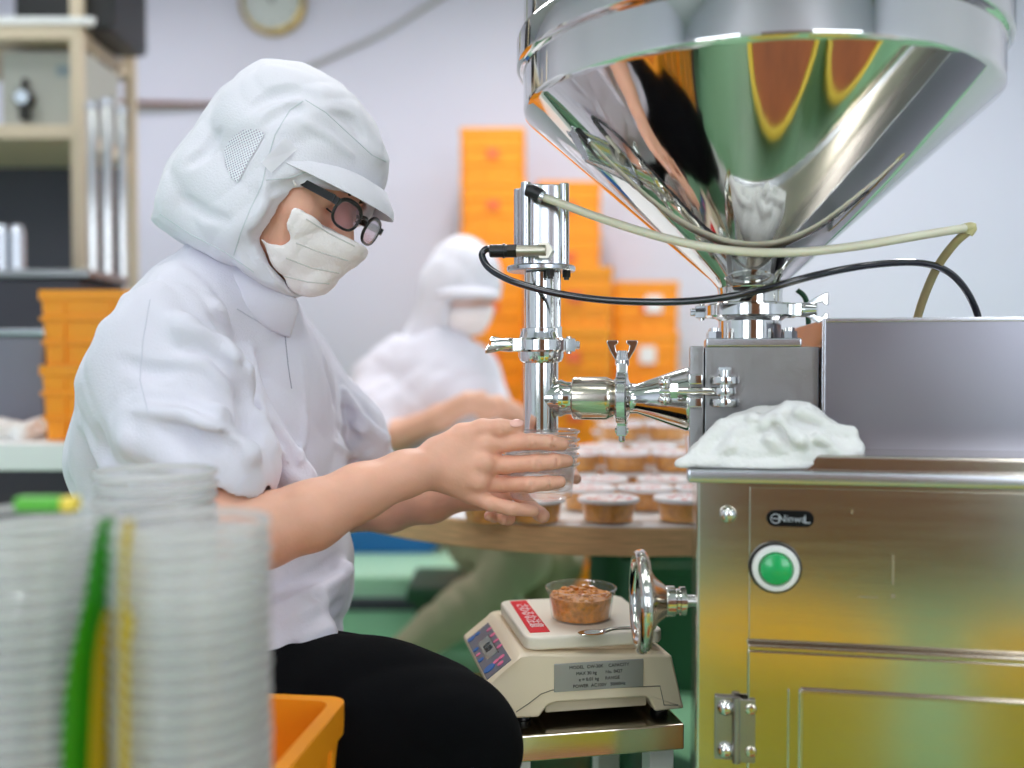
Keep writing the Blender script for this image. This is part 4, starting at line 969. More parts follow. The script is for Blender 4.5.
nt.links.new(mp2.outputs[0], ck.inputs['Vector']); ck.inputs['Scale'].default_value = 1; ck.offset = 0
ck.inputs['Brick Width'].default_value = .0031; ck.inputs['Row Height'].default_value = .0031; ck.inputs['Mortar Size'].default_value = .0008
ck.inputs['Color1'].default_value = lin((150, 140, 172)); ck.inputs['Color2'].default_value = lin((170, 140, 168)); ck.inputs['Mortar'].default_value = lin((236, 238, 244)); nt.links.new(ck.outputs['Color'], bs.inputs['Base Color'])
mev = bpy.data.meshes.new('vent_window'); bmesh.ops.recalc_face_normals(bmw, faces=bmw.faces[:]); bmw.to_mesh(mev); bmw.free(); vw_ = link('vent_window', mev, mmesh, hood)
# strap tab
tb_ = [on_surface(ht, x, y, .0042) for x, y in ((262, 163), (286, 138), (297, 151), (272, 174))]
bmw = bmesh.new(); vs = [bmw.verts.new(p) for p in tb_]; bmw.faces.new(vs); bmesh.ops.solidify(bmw, geom=bmw.faces[:], thickness=.002); bmesh.ops.recalc_face_normals(bmw, faces=bmw.faces[:])
mev = bpy.data.meshes.new('strap_tab'); bmw.to_mesh(mev); bmw.free(); link('strap_tab', mev, mat('strap_cloth', (252, 251, 254), .85), hood, smooth=False)
# --- mask
s = SDF((-.33, 1.02, .98), (-.08, 1.34, 1.24), .0020)
def facefill(g, k=.012):
    s.ell(T(H(.044, 0, -.02)), (.066 + g, .068 + g, .085 + g), HA, k=k); s.ell(T(H(.070, 0, -.045)), (.050 + g, .050 + g, .044 + g), HA, k=k); s.ell(T(H(.050, 0, -.066)), (.052 + g, .054 + g, .048 + g), HA, k=k); s.cap(T(H(.092, 0, -.008)), T(H(.116, 0, -.032)), .012 + g, .016 + g, k=.02); s.cap(T(H(.116, 0, -.032)), T(H(.102, 0, -.078)), .016 + g, .012 + g, k=.02)
    s.cap(T(H(.05, 0, -.09)), T(H(.10, 0, -.088)), .034 + g, .012 + g, k=.02)
    s.ell(T(H(.062, -.038, -.03)), (.034 + g, .03 + g, .034 + g), HA, k=k); s.ell(T(H(.062, .038, -.03)), (.034 + g, .03 + g, .034 + g), HA, k=k)
facefill(.0085)
mo = [(300, 211), (306, 213), (330, 229), (359, 243), (363, 247), (352, 270), (340, 276), (331, 291), (318, 295), (300, 300), (284, 302), (270, 270), (259, 238), (266, 242), (280, 244), (290, 240), (294, 228)]
s.polyfull(mo, 1.135, T(lat), k=.003)
def pleats(X, Y, Z):
    q = (X - HC.x) * hu.x + (Y - HC.y) * hu.y + (Z - HC.z) * hu.z; f_ = (X - HC.x) * hf.x + (Y - HC.y) * hf.y + (Z - HC.z) * hf.z
    return .0016 * np.abs(((q + .10 * f_) * 62) % 1 - .5) + waves((45, 90), .0013, 8, True)(X, Y, Z)
s.disp(pleats, .012)
mask = s.build('face_mask', M['maskm'], wk)
mtb = bvh(mask); msm = mat('mask_pleat', (214, 211, 208), .9)
for pts_ in ([(306, 219), (330, 234), (358, 248)], [(296, 243), (320, 252), (352, 262)], [(286, 258), (312, 268), (343, 274)], [(284, 276), (308, 282), (332, 284)]): seam(mtb, pts_, 'pleat', mask, .0009, msm)
MB().tube([H(.066, -.0735, -.004), H(.048, -.077, .008), H(.030, -.079, .022), H(.010, -.080, .030)], .0013, sub=5).build('ear_loop', M['maskm'], mask)
# --- glasses
gl_ = empty('glasses', (0, 0, 0)); bpy.data.objects.remove(gl_)
def lens_ring(s_, w=.0235, h=.0165):
    rings = []; n = 48
    c = H(.124 - .004, s_ * .0335, -.004); fx = (hf * .985 + hl * (s_ * .17)).normalized(); ly = (hl - fx * hl.dot(fx)).normalized(); uz = fx.cross(ly)
    out = []
    for k in range(n):
        a = 2 * PI * k / n; cx = math.copysign(abs(math.cos(a)) ** .75, math.cos(a)) * w; cz = math.copysign(abs(math.sin(a)) ** .8, math.sin(a)) * h
        t = .0018 if math.sin(a) < .2 else .0028
        p = c + ly * cx + uz * cz; od = (ly * cx + uz * cz).normalized()
        rings.append([p + od * (t * math.cos(b_)) + fx * (.0020 * math.sin(b_)) for b_ in (2 * PI * j / 10 for j in range(10))]); out.append(p)
    return rings, out, c, fx
gf = MB(); lens = []
for s_ in (-1, 1):
    rg, outl, c, fx = lens_ring(s_); gf.ring_mesh(rg, close=True); lens.append((outl, fx))
gf.tube([H(.119, -.0115, .001), H(.124, -.004, .005), H(.124, .004, .005), H(.119, .0115, .001)], .0022, sub=5)
for s_ in (-1, 1):
    gf.box(H(.113, s_ * .0595, .0035), (.012, .006, .009), ax=HA, bev=.0015)
fr_ = gf.build('glasses_frame', mat('black_acetate', (6, 6, 8), .3, coat=.15), wk)
for s_ in (-1, 1):
    a = H(.113, s_ * .062, .004); b2_ = H(.018, s_ * .070, .004)
    d_ = (b2_ - a); x_ = d_.normalized(); y_ = (hl - x_ * hl.dot(x_)).normalized()
    MB().box((a + b2_) / 2, (d_.length, .0032, .0095), ax=(x_, y_, x_.cross(y_)), bev=.0012).build('temple', fr_.data.materials[0], fr_)
lm = clear_mat('lens_glass', body=.0, gloss=.30, tint=(238, 226, 236))
for outl, fx in lens:
    MB().prism(outl, fx * .0012).build('lens', lm, fr_, smooth=False)
# --- coat
s = SDF((-.66, .90, .58), (-.06, 1.60, 1.16), .0036)
s.chain([Wt(215, 300, 1.28), Wt(205, 400, 1.28), Wt(220, 520, 1.28), Wt(225, 640, 1.28)], [.10, .135, .15, .145], k=.05)
s.ell(Wt(275, 430, 1.30), (.085, .15, .16), k=.05)
s.ell(Wt(290, 560, 1.29), (.080, .15, .12), k=.05)
s.cap(Wt(170, 335, 1.16), Wt(262, 332, 1.42), .082, .075, k=.05)
s.ell(Wt(135, 400, 1.27), (.085, .14, .14), k=.05)
s.chain([Wt(215, 292, 1.27), Wt(252, 300, 1.245)], [.070, .058], k=.03)          # collar base
# near sleeve
s.chain([Wt(148, 352, 1.13), Wt(182, 420, 1.10), Wt(216, 470, 1.070)], [.088, .078, .066], k=.03)
# far sleeve
s.chain([Wt(290, 352, 1.42), Wt(335, 420, 1.425), Wt(352, 462, 1.42)], [.070, .066, .056], k=.02)
s.ell(Wt(292, 640, 1.125), (.055, .05, .06), k=.04)
coat_sil = [(190, 247), (214, 254), (250, 272), (275, 283), (296, 303), (304, 322), (322, 344), (333, 362), (352, 385), (376, 415), (388, 440), (390, 466), (372, 480), (352, 498), (340, 520), (349, 551), (351, 590), (345, 606), (336, 618), (341, 634), (331, 656), (325, 672), (300, 684), (288, 676), (281, 652), (265, 690), (200, 740), (40, 740), (55, 560), (62, 478), (72, 440), (80, 410), (80, 385), (88, 362), (104, 332), (128, 298), (158, 270), (178, 258)]
s.polyfull(coat_sil, 1.27, None, k=.012)
# folds
def fold(pts, d, r, k=.012): s.chain([Wt(x, y, dd) for (x, y), dd in zip(pts, d)], [r_ for r_ in (r if isinstance(r, (list, tuple)) else [r] * len(pts))], k=k)
fold([(112, 330), (150, 395), (215, 420), (250, 452)], [1.07, 1.035, 1.02, 1.03], [.006, .012, .014, .010])
fold([(130, 300), (185, 330), (235, 370), (250, 400)], [1.09, 1.06, 1.07, 1.10], [.006, .010, .012, .008])
fold([(100, 380), (135, 440), (190, 470)], [1.08, 1.03, 1.01], [.006, .012, .010])
fold([(92, 420), (115, 470), (160, 500)], [1.12, 1.08, 1.05], [.006, .012, .010])
fold([(175, 280), (215, 310), (240, 350)], [1.13, 1.12, 1.14], [.006, .009, .006])
fold([(250, 352), (262, 420), (300, 480), (330, 520)], [1.15, 1.135, 1.15, 1.18], [.007, .010, .012, .008])
fold([(275, 622), (310, 606), (345, 570)], [1.15, 1.17, 1.21], [.006, .009, .006])
fold([(345, 395), (362, 425), (382, 440)], [1.36, 1.35, 1.37], .008)
fold([(338, 430), (358, 448), (386, 456)], [1.37, 1.36, 1.38], .008)
fold([(290, 640), (315, 655), (330, 650)], [1.16, 1.18, 1.21], .008)
# crease between sleeve and chest
s.chain([Wt(247, 352, 1.115), Wt(252, 400, 1.10), Wt(263, 455, 1.10)], [.008, .012, .010], k=.014, op='s')
# sleeve mouths
a_, b_ = Vector(Wt(224, 498, 1.056)), Vector(Wt(232, 530, 1.04)); s.cap(T(a_), T(b_ + (b_ - a_)), .050, .052, k=.004, op='s')
s.plane((0, 0, -5), (0, 0, -1))
s.cap(Wt(352, 462, 1.42), Wt(380, 540, 1.40), .043, .045, k=.004, op='s')
# cut sleeves at the hem
def wv(X, Y, Z):
    return waves((13, 27, 50), .0060, 33, True, (1, .7, .9))(X, Y, Z) * .75 + waves((90,), .0008, 12, True)(X, Y, Z)
s.disp(wv, .025)
ct0 = field_tree(s)
for pts_, r_ in (([(250, 346), (242, 382), (248, 426), (258, 446)], .009), ([(141, 395), (185, 401), (229, 420), (251, 439)], .009), ([(154, 424), (204, 432), (243, 452)], .008), ([(186, 339), (226, 368), (240, 392)], .008), ([(210, 312), (234, 334), (248, 352)], .007),
                 ([(98, 426), (107, 462)], .007), ([(266, 426), (290, 455), (312, 478)], .009), ([(322, 345), (331, 380), (335, 410)], .006), ([(272, 592), (322, 572), (346, 552)], .008), ([(279, 634), (329, 613), (347, 600)], .009), ([(335, 426), (366, 451)], .006), ([(344, 466), (372, 446)], .006), ([(341, 405), (369, 430)], .006), ([(290, 645), (300, 668)], .006), ([(120, 360), (150, 372), (180, 372)], .006)):
    crease(s, ct0, pts_, r_, 's')
for pts_, r_ in (([(169, 358), (204, 365), (238, 398)], .006), ([(196, 327), (226, 342), (240, 362)], .005), ([(130, 410), (180, 414), (225, 434)], .006), ([(256, 372), (262, 420), (290, 470)], .006), ([(276, 606), (320, 590), (346, 574)], .006), ([(300, 350), (305, 420), (300, 470)], .004), ([(330, 440), (360, 462)], .004)):
    crease(s, ct0, pts_, r_, 'u', .007)
coat = s.build('coat', M['cloth'], wk)
ctb = bvh(coat)
sm2 = mat('coat_seam', (208, 208, 220), .9)
seam(ctb, [(150, 300), (143, 340), (140, 380), (150, 420)], 'shoulder_seam', coat, .0007, sm2)
seam(ctb, [(237, 309), (262, 324), (280, 333), (292, 336)], 'collar_seam', coat, .0008, sm2)
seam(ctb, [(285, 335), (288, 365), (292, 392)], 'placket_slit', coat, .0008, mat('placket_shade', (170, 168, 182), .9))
# sleeve cuff ring of near sleeve is hidden behind the cup stack; collar stands round the neck
s = SDF((-.46, 1.06, .98), (-.18, 1.44, 1.20), .0026)
s.chain([Wt(213, 266, 1.27), Wt(266, 296, 1.245)], [.082, .080], k=.02)
s.polyfull([(190, 248), (196, 243), (215, 252), (250, 268), (270, 283), (296, 300), (297, 309), (290, 338), (270, 330), (235, 306), (205, 284), (180, 270)], 1.24, None, k=.0025)
s.chain([Wt(222, 225, 1.27), Wt(272, 262, 1.24), Wt(288, 280, 1.24)], [.060, .062, .050], k=.004, op='s')
s.disp(waves((40, 80), .0014, 5, True), .01)
s.build('collar', M['cloth'], coat)
cuf = SDF((-.40, .93, .76), (-.20, 1.16, .96), .0028)
# --- trousers (both legs) and shoes
s = SDF((-.62, .92, .02), (.10, 1.56, .76), .0055)
s.cap(Wt(200, 715, 1.22), Wt(230, 705, 1.40), .12, .115, k=.05)
s.chain([Wt(215, 730, 1.18), Wt(300, 733, 1.11), Wt(375, 737, 1.075), Wt(440, 744, 1.04)], [.105, .101, .092, .0785], k=.05)
KN = Vector(Wt(440, 744, 1.04)); AN = Vector((KN.x - .03, 1.04, .10))
s.chain([T(KN), T((KN + AN) / 2 + Vector((-.01, 0, .05))), T(AN)], [.0765, .064, .044], k=.03)
s.chain([Wt(260, 745, 1.42), Wt(400, 790, 1.42)], [.10, .078], k=.03)
KN2 = Vector(Wt(400, 790, 1.42)); KN2.z = .44
s.chain([T(KN2), T((KN2.x - .03, 1.42, .27)), T((KN2.x - .05, 1.42, .10))], [.076, .062, .044], k=.03)
s.disp(waves((18, 36), .005, 41, True), .03)
s.build('trousers', M['black'], wk)
for nm_, (fx_, fy_) in (('shoe', (AN.x, 1.04)), ('shoe', (KN2.x - .05, 1.42))):
    s = SDF((fx_ - .09, fy_ - .08, -.01), (fx_ + .22, fy_ + .08, .16), .004)
    s.chain([(fx_ - .02, fy_, .045), (fx_ + .08, fy_, .04), (fx_ + .15, fy_, .032)], [.044, .042, .034], k=.02).cap((fx_, fy_, .06), (fx_, fy_, .10), .045, .05, k=.02).plane((0, 0, .001), (0, 0, -1), .004)
    s.build(nm_, M['white'], wk)
# stool for the near worker
sl = empty('round_stool', (-.33, 1.30, 0), label='dark round stool under the near worker', cat='stool')
MB().lathe([(.10, 0), (.155, .004), (.16, .02), (.15, .042), (.08, .046)], (-.34, 1.30, .368)).build('seat', M['dgrey'], sl)
for k in range(4):
    a = PI / 4 + k * PI / 2; MB().cyl((-.34 + .10 * math.cos(a), 1.30 + .10 * math.sin(a), .368), (-.34 + .17 * math.cos(a), 1.30 + .17 * math.sin(a), .003), .011, seg=16).build('leg', M['alu'], sl)
# ---------------- far worker
fw = empty('person', (-.32, 2.95, 0), label='blurred person in white hood and mask bending over the far side of the round table', cat='person')
D2 = 2.90; k2 = D2 / F
def Q(px, py, dd=0): return T(W(px, py, D2 + dd))
s = SDF((-.62, 2.35, .55), (.18, 3.2, 1.45), .0075)
s.ell(Q(464, 292), (.080, .080, .11), k=.02).ell(Q(472, 315), (.06, .065, .06), k=.02).cap(Q(452, 315), Q(444, 356), .05, .045, k=.02)
s.ell(Q(488, 308, -.02), (.018, .022, .022), k=.01)
s.chain([Q(438, 385), Q(435, 480)], [.10, .12], k=.05)
s.chain([Q(392, 380, -.05), Q(372, 428, -.16), Q(398, 436, -.22), Q(440, 418, -.28), Q(468, 402, -.32)], [.06, .05, .042, .034, .03], k=.02)
s.chain([Q(462, 380, .10), Q(505, 430, .02), Q(512, 415, -.14), Q(498, 405, -.25)], [.055, .045, .036, .028], k=.02)
for i, (dx, dy) in enumerate(((28, -2), (30, 3), (28, 8), (24, 12))): s.cap(Q(470, 402 + dy * .5, -.32), Q(470 + dx, 403 + dy, -.34), .018, .009, k=.01)
s.cap(Q(470, 398, -.32), Q(484, 393, -.33), .014, .010, k=.01)
for i in range(4): s.cap(Q(498, 405 + i * 3, -.25), Q(480, 408 + i * 4, -.30), .016, .009, k=.01)
s.cap(Q(500, 400, -.25), Q(486, 398, -.30), .013, .010, k=.008)
s.build('body', M['skin2'], fw)
s = SDF((-.42, 2.50, .95), (.10, 3.1, 1.42), .007)
s.ell(Q(462, 280), (.115, .12, .125), k=.03).cap(Q(448, 300), Q(440, 330), .10, .09, k=.03).cap(Q(430, 320, .02), Q(424, 345, .02), .075, .10, k=.04)
s.polyfull([(432, 240), (455, 232), (485, 236), (500, 262), (505, 285), (501, 301), (470, 300), (450, 298), (445, 312), (445, 335), (410, 350), (395, 345), (415, 318), (420, 300), (418, 268)], D2, None, k=.02)
s.disp(waves((14, 30), .006, 2), .03)
hd2 = s.build('hood', M['hood'], fw)
s = SDF((-.25, 2.50, 1.15), (.10, 3.0, 1.3), .005)
s.ell(Q(466, 296, -.05), (.105, .10, .030), k=.01); s.plane(T(W(472, 301, D2)), (0, 0, -1)); s.build('brim', M['hood'], hd2)
s = SDF((-.32, 2.50, 1.0), (.06, 3.0, 1.25), .005)
s.ell(Q(464, 318), (.085, .088, .062), k=.01).cap(Q(474, 312), Q(484, 318, -.03), .05, .045, k=.02); s.polyfull([(440, 300), (462, 302), (496, 306), (490, 322), (482, 336), (462, 338), (446, 330)], D2, None, k=.01)
s.build('face_mask', M['maskm'], fw)
s = SDF((-.72, 2.30, .60), (.18, 3.35, 1.18), .008)
s.chain([Q(432, 352), Q(430, 400), Q(440, 480), Q(440, 540)], [.12, .19, .20, .18], k=.06)
s.cap(Q(395, 372, -.02), Q(465, 372, .12), .11, .10, k=.05)
s.chain([Q(388, 385, -.06), Q(370, 425, -.15), Q(378, 438, -.18)], [.11, .085, .075], k=.04)
s.chain([Q(468, 385, .1), Q(500, 425, .03), Q(506, 432, -.04)], [.085, .075, .062], k=.04)
s.polyfull([(410, 340), (440, 325), (462, 335), (485, 345), (503, 370), (512, 400), (515, 440), (505, 600), (380, 600), (385, 452), (355, 440), (344, 410), (350, 370), (368, 350), (395, 336)], D2, None, k=.03)
s.disp(waves((10, 22, 40), .007, 57, True, (1, .6, .6)), .04)
s.build('coat', M['cloth'], fw)
# folded trousers legs reaching back under the table
s = SDF((-.62, 2.05, .02), (.35, 3.3, .75), .009)
D3 = 2.55
s.cap(T(W(478, 535, 2.90)), T(W(505, 535, 3.0)), .11, .11, k=.05)
s.chain([T(W(482, 538, 2.85)), T(W(524, 552, 2.62))], [.09, .075], k=.03)
s.chain([T(W(526, 556, 2.62)), T(W(468, 604, 2.72)), T(W(408, 655, 2.85))], [.072, .066, .062], k=.02)
s.chain([T(W(500, 550, 2.95)), T(W(560, 552, 2.95)), T(W(532, 630, 3.0)), T(W(526, 668, 3.05))], [.10, .08, .06, .055], k=.02)
s.disp(waves((14, 30), .007, 3), .03)
s.build('trousers', M['khaki'], fw)
for fp in ((-.335, 2.86), (.06, 3.05)):
    s = SDF((fp[0] - .14, fp[1] - .1, -.01), (fp[0] + .2, fp[1] + .1, .16), .006)
    s.chain([(fp[0] - .02, fp[1], .05), (fp[0] + .12, fp[1], .04)], [.05, .04], k=.02).cap((fp[0], fp[1], .06), (fp[0], fp[1], .09), .05, .05, k=.02).plane((0, 0, .001), (0, 0, -1), .004)
    s.build('shoe', M['white'], fw)
fs_ = empty('low_stool', (-.15, 3.0, 0), label='dark green low stool under the far worker', cat='stool')
MB().box((-.15, 3.02, .27), (.34, .3, .05), bev=.012).build('seat', M['dgreen'], fs_)
for sx in (-.13, .13):
    for sy in (-.11, .11): MB().box((-.15 + sx, 3.02 + sy, .124), (.03, .03, .246), bev=.003).build('leg', M['dgreen'], fs_)
M['rimheld'] = clear_mat('held_cup_rim_plastic', body=.30, gloss=.2, bodycol=(250, 250, 250))
M['rimfg'] = clear_mat('stack_rim_plastic', body=.62, gloss=.15, bodycol=(253, 253, 253))
# ================================================================== cups
def cup_mesh(r, h, wallr=.86, name='cup_shell', m=None, seg=56, parent=None, double=False):
    """tapered deli cup with a rolled rim, origin at the centre of its base"""
    rb = r * wallr * .93; rt = r * .955
    prof = [(.0001, .0012), (rb * .80, .0012), (rb * .84, 0), (rb, 0), (rb + .0012, .0018), (rt - .002, h * .80), (rt, h * .82), (rt, h - .0022), (r - .0012, h - .0018), (r, h - .0016), (r, h), (r - .0022, h + .0002), (rt - .0006, h - .0004)]
    return MB().lathe(prof, seg=seg, cap=False).build(name, m or M['clear'], parent, local=True)
def heap(r, h, z0, name, m, parent, seed=0, bump=.0022):
    """contents: side wall plus a lumpy top"""
    rr = random.Random(seed); b = MB(); seg = 40; rings = []
    base = r * .80
    rings.append([Vector((base * math.cos(2 * PI * k / seg), base * math.sin(2 * PI * k / seg), z0)) for k in range(seg)])
    rt = r * .90
    rings.append([Vector((rt * math.cos(2 * PI * k / seg), rt * math.sin(2 * PI * k / seg), h)) for k in range(seg)])
    for q in (.85, .68, .5, .32, .15, .03):
        rings.append([Vector((rt * q * math.cos(2 * PI * k / seg), rt * q * math.sin(2 * PI * k / seg), h + (1 - q) * .002 + rr.uniform(-bump, bump))) for k in range(seg)])
    b.ring_mesh(rings); return b.build(name, m, parent, local=True)
CR = .0470
# ---- cups held in the hands (nested, open, under the nozzle)
zrim0 = LP(541, 430, PY).z; hz = .0435
for i in range(5):
    t = empty('plastic_cup', (NB.x, NB.y, zrim0 - hz - i * .0098), label='clear plastic cup held under the nozzle, ' + ['topmost', 'second from the top', 'middle one', 'second from the bottom', 'lowest'][i] + ' of the nested five', cat='cup', group='clear cups held in both hands')
    MB().lathe([(CR - .0028, hz - .0030), (CR + .0004, hz - .0030), (CR + .0010, hz - .0018), (CR + .0010, hz - .0006), (CR + .0002, hz + .0004), (CR - .0024, hz + .0004)], seg=56, cap=False, close=True).build('cup_rim', M['rimheld'], t, local=True)
    cup_mesh(CR - .0002 * i, hz, parent=t)
# ---- weighing scale
AS = R(11); SO = W(526, 638, 1.15); SX = Vector((math.cos(AS), math.sin(AS), 0)); SY = Vector((-math.sin(AS), math.cos(AS), 0)); AXS = (SX, SY, EZ)
PZ = SO.z
def S(x, y, z): return Vector((SO.x, SO.y, 0)) + SX * x + SY * y + EZ * (PZ + z)
def SP(px, py, sy):
    v = Vector((1, 0, 0)) * ((px - CX) / F) + UPV * (-(py - CY) / F) + FWD
    o2 = Vector((SO.x, SO.y, 0)); t = (sy - (CAM - o2).dot(SY)) / v.dot(SY); p = CAM + v * t
    return ((p - o2).dot(SX), p.z - PZ)
PW, PD = .176, .185
sc = empty('weighing_scale', (SO.x, SO.y, 0), AS, label='cream digital weighing scale with a slanted display on a steel stand', cat='scale')
pl = MB().prism([S(PW / 2 + x, PD / 2 + y, 0) for x, y in rounded_rect(PW, PD, .016, 6)], (0, 0, -.0165), bev=.0035, segs=3).build('weighing_platform', M['creamtop'], sc)
MB().box(S(PW / 2, PD / 2, -.020), (PW - .02, PD - .03, .012), ax=AXS, bev=.002).build('platform_neck', M['cream'], sc)
# body: side profile extruded in depth, narrower at the top
bf = -.012; bdp = PD + .02
prof = [SP(530, 655, bf), SP(672, 655, bf), SP(684, 707, bf), (SP(684, 707, bf)[0] - .001, SP(684, 708, bf)[1] - .001), SP(655, 712, bf), SP(650, 700, bf), SP(646, 697.5, bf), SP(556, 703, bf), SP(548, 706, bf), SP(539, 718, bf), SP(513, 719, bf), SP(488, 689, bf), SP(487, 684, bf), SP(515, 661, bf), SP(520, 657, bf)]
bz = [min(z, -.024) for x, z in prof]
top_z = SP(516, 655, bf)[1]
body = MB()
P0 = [S(x, bf + (.006 if z > top_z - .004 else 0), z) for x, z in prof]
body.prism(P0, SY * bdp, bev=.0035, segs=3)
bo = body.build('scale_body', M['cream'], sc)
# inner shadow gap: recessed lower chassis and feet
cx_ = (SP(600, 700, bf)[0]); zlow = SP(600, 719, bf)[1]
MB().box(S(cx_, bf + bdp * .5, zlow + .014), (.13, bdp - .03, .016), ax=AXS, bev=.003).build('chassis', M['cream'], sc)
STZ = zlow - .004
for fx in (SP(527, 700, bf)[0], SP(668, 700, bf)[0]):
    for fy in (.02, bdp - .035): MB().cyl(S(fx, fy, STZ), S(fx, fy, zlow + .004), .011).build('foot', M['blackpl'], sc)
# groove line on the front
gl = MB(); pts = [SP(*p, bf) for p in ((516, 712), (528, 704), (541, 694), (552, 690), (600, 688), (660, 686), (664, 705), (678, 705))]
gl.tube([S(x, bf - .0002, z) for x, z in pts], .0006, seg=6, sub=1); gl.build('moulding_line', mat('groove_shade', (120, 112, 98), .8), bo)
# rating plate
rx0, rz0 = SP(554, 664, bf); rx1, rz1 = SP(643, 686, bf)
plt = MB().box(S((rx0 + rx1) / 2, bf - .0008, (rz0 + rz1) / 2), (rx1 - rx0, .0016, rz0 - rz1), ax=AXS, bev=.0006).build('rating_plate', mat('plate_foil', (168, 170, 172), .4, .5), sc)
gm = mat('plate_print', (60, 60, 64), .6)
LINES = [('MODEL  CW-30K    CAPACITY', 0), ('MAX 30 kg       No. 0427', 1), ('e = 0.01 kg     RANGE', 2), ('POWER  AC100V   50/60Hz', 3)]
for k, (tx, _) in enumerate(LINES):
    text_mesh('plate_text', tx, .0056, S((rx0 + rx1) / 2, bf - .0019, rz0 - (rz0 - rz1) * (.16 + .225 * k)), SX, EZ, gm, plt)
# red sticker on the platform
c = S(.018, .098, .0); c = S(.020, .093, 0)
stp = [(534, 601), (550, 632)]
def onplat(px, py):
    v = Vector((1, 0, 0)) * ((px - CX) / F) + UPV * (-(py - CY) / F) + FWD; t = (PZ - CAM.z) / v.z; return CAM + v * t
q4 = [onplat(510, 602), onplat(526, 601), onplat(550, 632), onplat(530, 633)]
stk = MB().prism([q + EZ * .0002 for q in q4], (0, 0, .0008)).build('red_sticker', M['red'], pl, smooth=False)
d1 = ((q4[3] + q4[2]) / 2 - (q4[0] + q4[1]) / 2).normalized(); ct_ = sum(q4, Vector()) / 4
text_mesh('sticker_text', 'さわるな注意', .0195, ct_ + EZ * .0014, d1, EZ.cross(d1), mat('sticker_white', (250, 225, 225), .5), stk)
# display panel on the sloped left end
pt_, pb_ = SP(515, 661, bf), SP(487, 684, bf)
def slope(t, y): return S(pb_[0] + (pt_[0] - pb_[0]) * t, y, pb_[1] + (pt_[1] - pb_[1]) * t)
yn, yf = bf + .010, bf + bdp - .030
A2, B2, C2, D2_ = slope(.06, yf), slope(.06, yn), slope(.93, yf), slope(.93, yn)
nrm = (B2 - A2).cross(C2 - A2).normalized()
if nrm.z < 0: nrm = -nrm
cen = (A2 + B2 + C2 + D2_) / 4
u = (B2 - A2).normalized(); v = (C2 - A2).normalized(); uw = (B2 - A2).length; vw = (C2 - A2).length
disp = bo
dpn = MB().prism([A2, B2, D2_, C2], nrm * .001).build('display_panel', mat('panel_slate', (98, 108, 126), .35), disp, smooth=False)
def dq(a, b, w, h, nm, m, z=.0012):
    c0 = A2 + u * uw * a + v * vw * b
    MB().prism([c0, c0 + u * uw * w, c0 + u * uw * w + v * vw * h, c0 + v * vw * h], nrm * z).build(nm, m, dpn, smooth=False)
dq(.26, .30, .44, .46, 'lcd_screen', mat('lcd', (124, 140, 140), .2), .0015)
dq(.24, .76, .48, .03, 'screen_edge', M['blackpl'], .0017)
# button pads
for a, b, rr_, m_, nm in ((.06, .16, .006, 'blue', 'blue_key'), (.06, .45, .004, 'blue', 'blue_key'), (.34, .13, .0045, 'blue', 'blue_key'), (.47, .12, .0035, 'pink', 'pink_key'), (.60, .12, .0045, 'blue', 'blue_key'), (.86, .24, .0085, 'blue', 'blue_key'), (.84, .55, .0045, 'pink', 'pink_key'), (.84, .78, .0045, 'pink', 'pink_key'), (.93, .64, .0045, 'pink', 'pink_key'), (.16, .90, .0042, 'pink', 'pink_key'), (.32, .90, .0042, 'pink', 'pink_key'), (.48, .90, .0042, 'pink', 'pink_key'), (.63, .90, .0042, 'pink', 'pink_key')):
    c0 = A2 + u * uw * a + v * vw * b
    MB().cyl(c0, c0 + nrm * .0018, rr_, seg=20).build(nm, M[m_], dpn)
text_mesh('display_digits', '0.00', .016, A2 + u * uw * .48 + v * vw * .53 + nrm * .0018, u, v, mat('digits', (50, 60, 62), .6), dpn)
# ---- scale stand
ss = empty('scale_stand', (SO.x, SO.y, 0), AS, label='narrow stainless stand with white legs carrying the weighing scale', cat='stand')
sx0_, _ = SP(497, 730, bf - .03); sx1_, _ = SP(684, 730, bf - .02)
stt = STZ
MB().box(S((sx0_ + sx1_) / 2, .085, stt - .0165), (sx1_ - sx0_, .24, .032), ax=AXS, bev=.003).build('stand_top', M['brushed'], ss)
for fx, fy in ((sx1_ - .022, .0), (sx1_ - .035, .18), (sx0_ + .03, .0), (sx0_ + .03, .18)):
    a = S(fx, fy, stt - .033); MB().box((a.x, a.y, a.z / 2), (.032, .032, a.z), ax=AXS, bev=.003).build('leg', M['white'], ss)
MB().box(S((sx0_ + sx1_) / 2, .09, .15 - PZ), (sx1_ - sx0_ - .05, .02, .02), ax=AXS, bev=.002).build('stretcher', M['white'], ss)
# ---- filled cup on the scale
cp = onplat(581, 618); ct = empty('sauce_cup', (cp.x, cp.y, PZ + .0004), label='open clear cup of amber relish being weighed on the scale', cat='cup')
cup_mesh(.0465, .0405, parent=ct, name='cup_shell'); heap(.0445, .030, .002, 'relish', M['paste'], ct, 3)
lumps = MB(); rr = random.Random(5)
for k in range(46):
    a = rr.uniform(0, 6.28); q = .037 * math.sqrt(rr.random()); lumps.ball((q * math.cos(a), q * math.sin(a), .031 + .002 * rr.random()), rr.uniform(.0018, .0042), (1.3, .9, .6), 8, 6)
lumps.build('relish_pieces', M['paste'], ct, local=True)
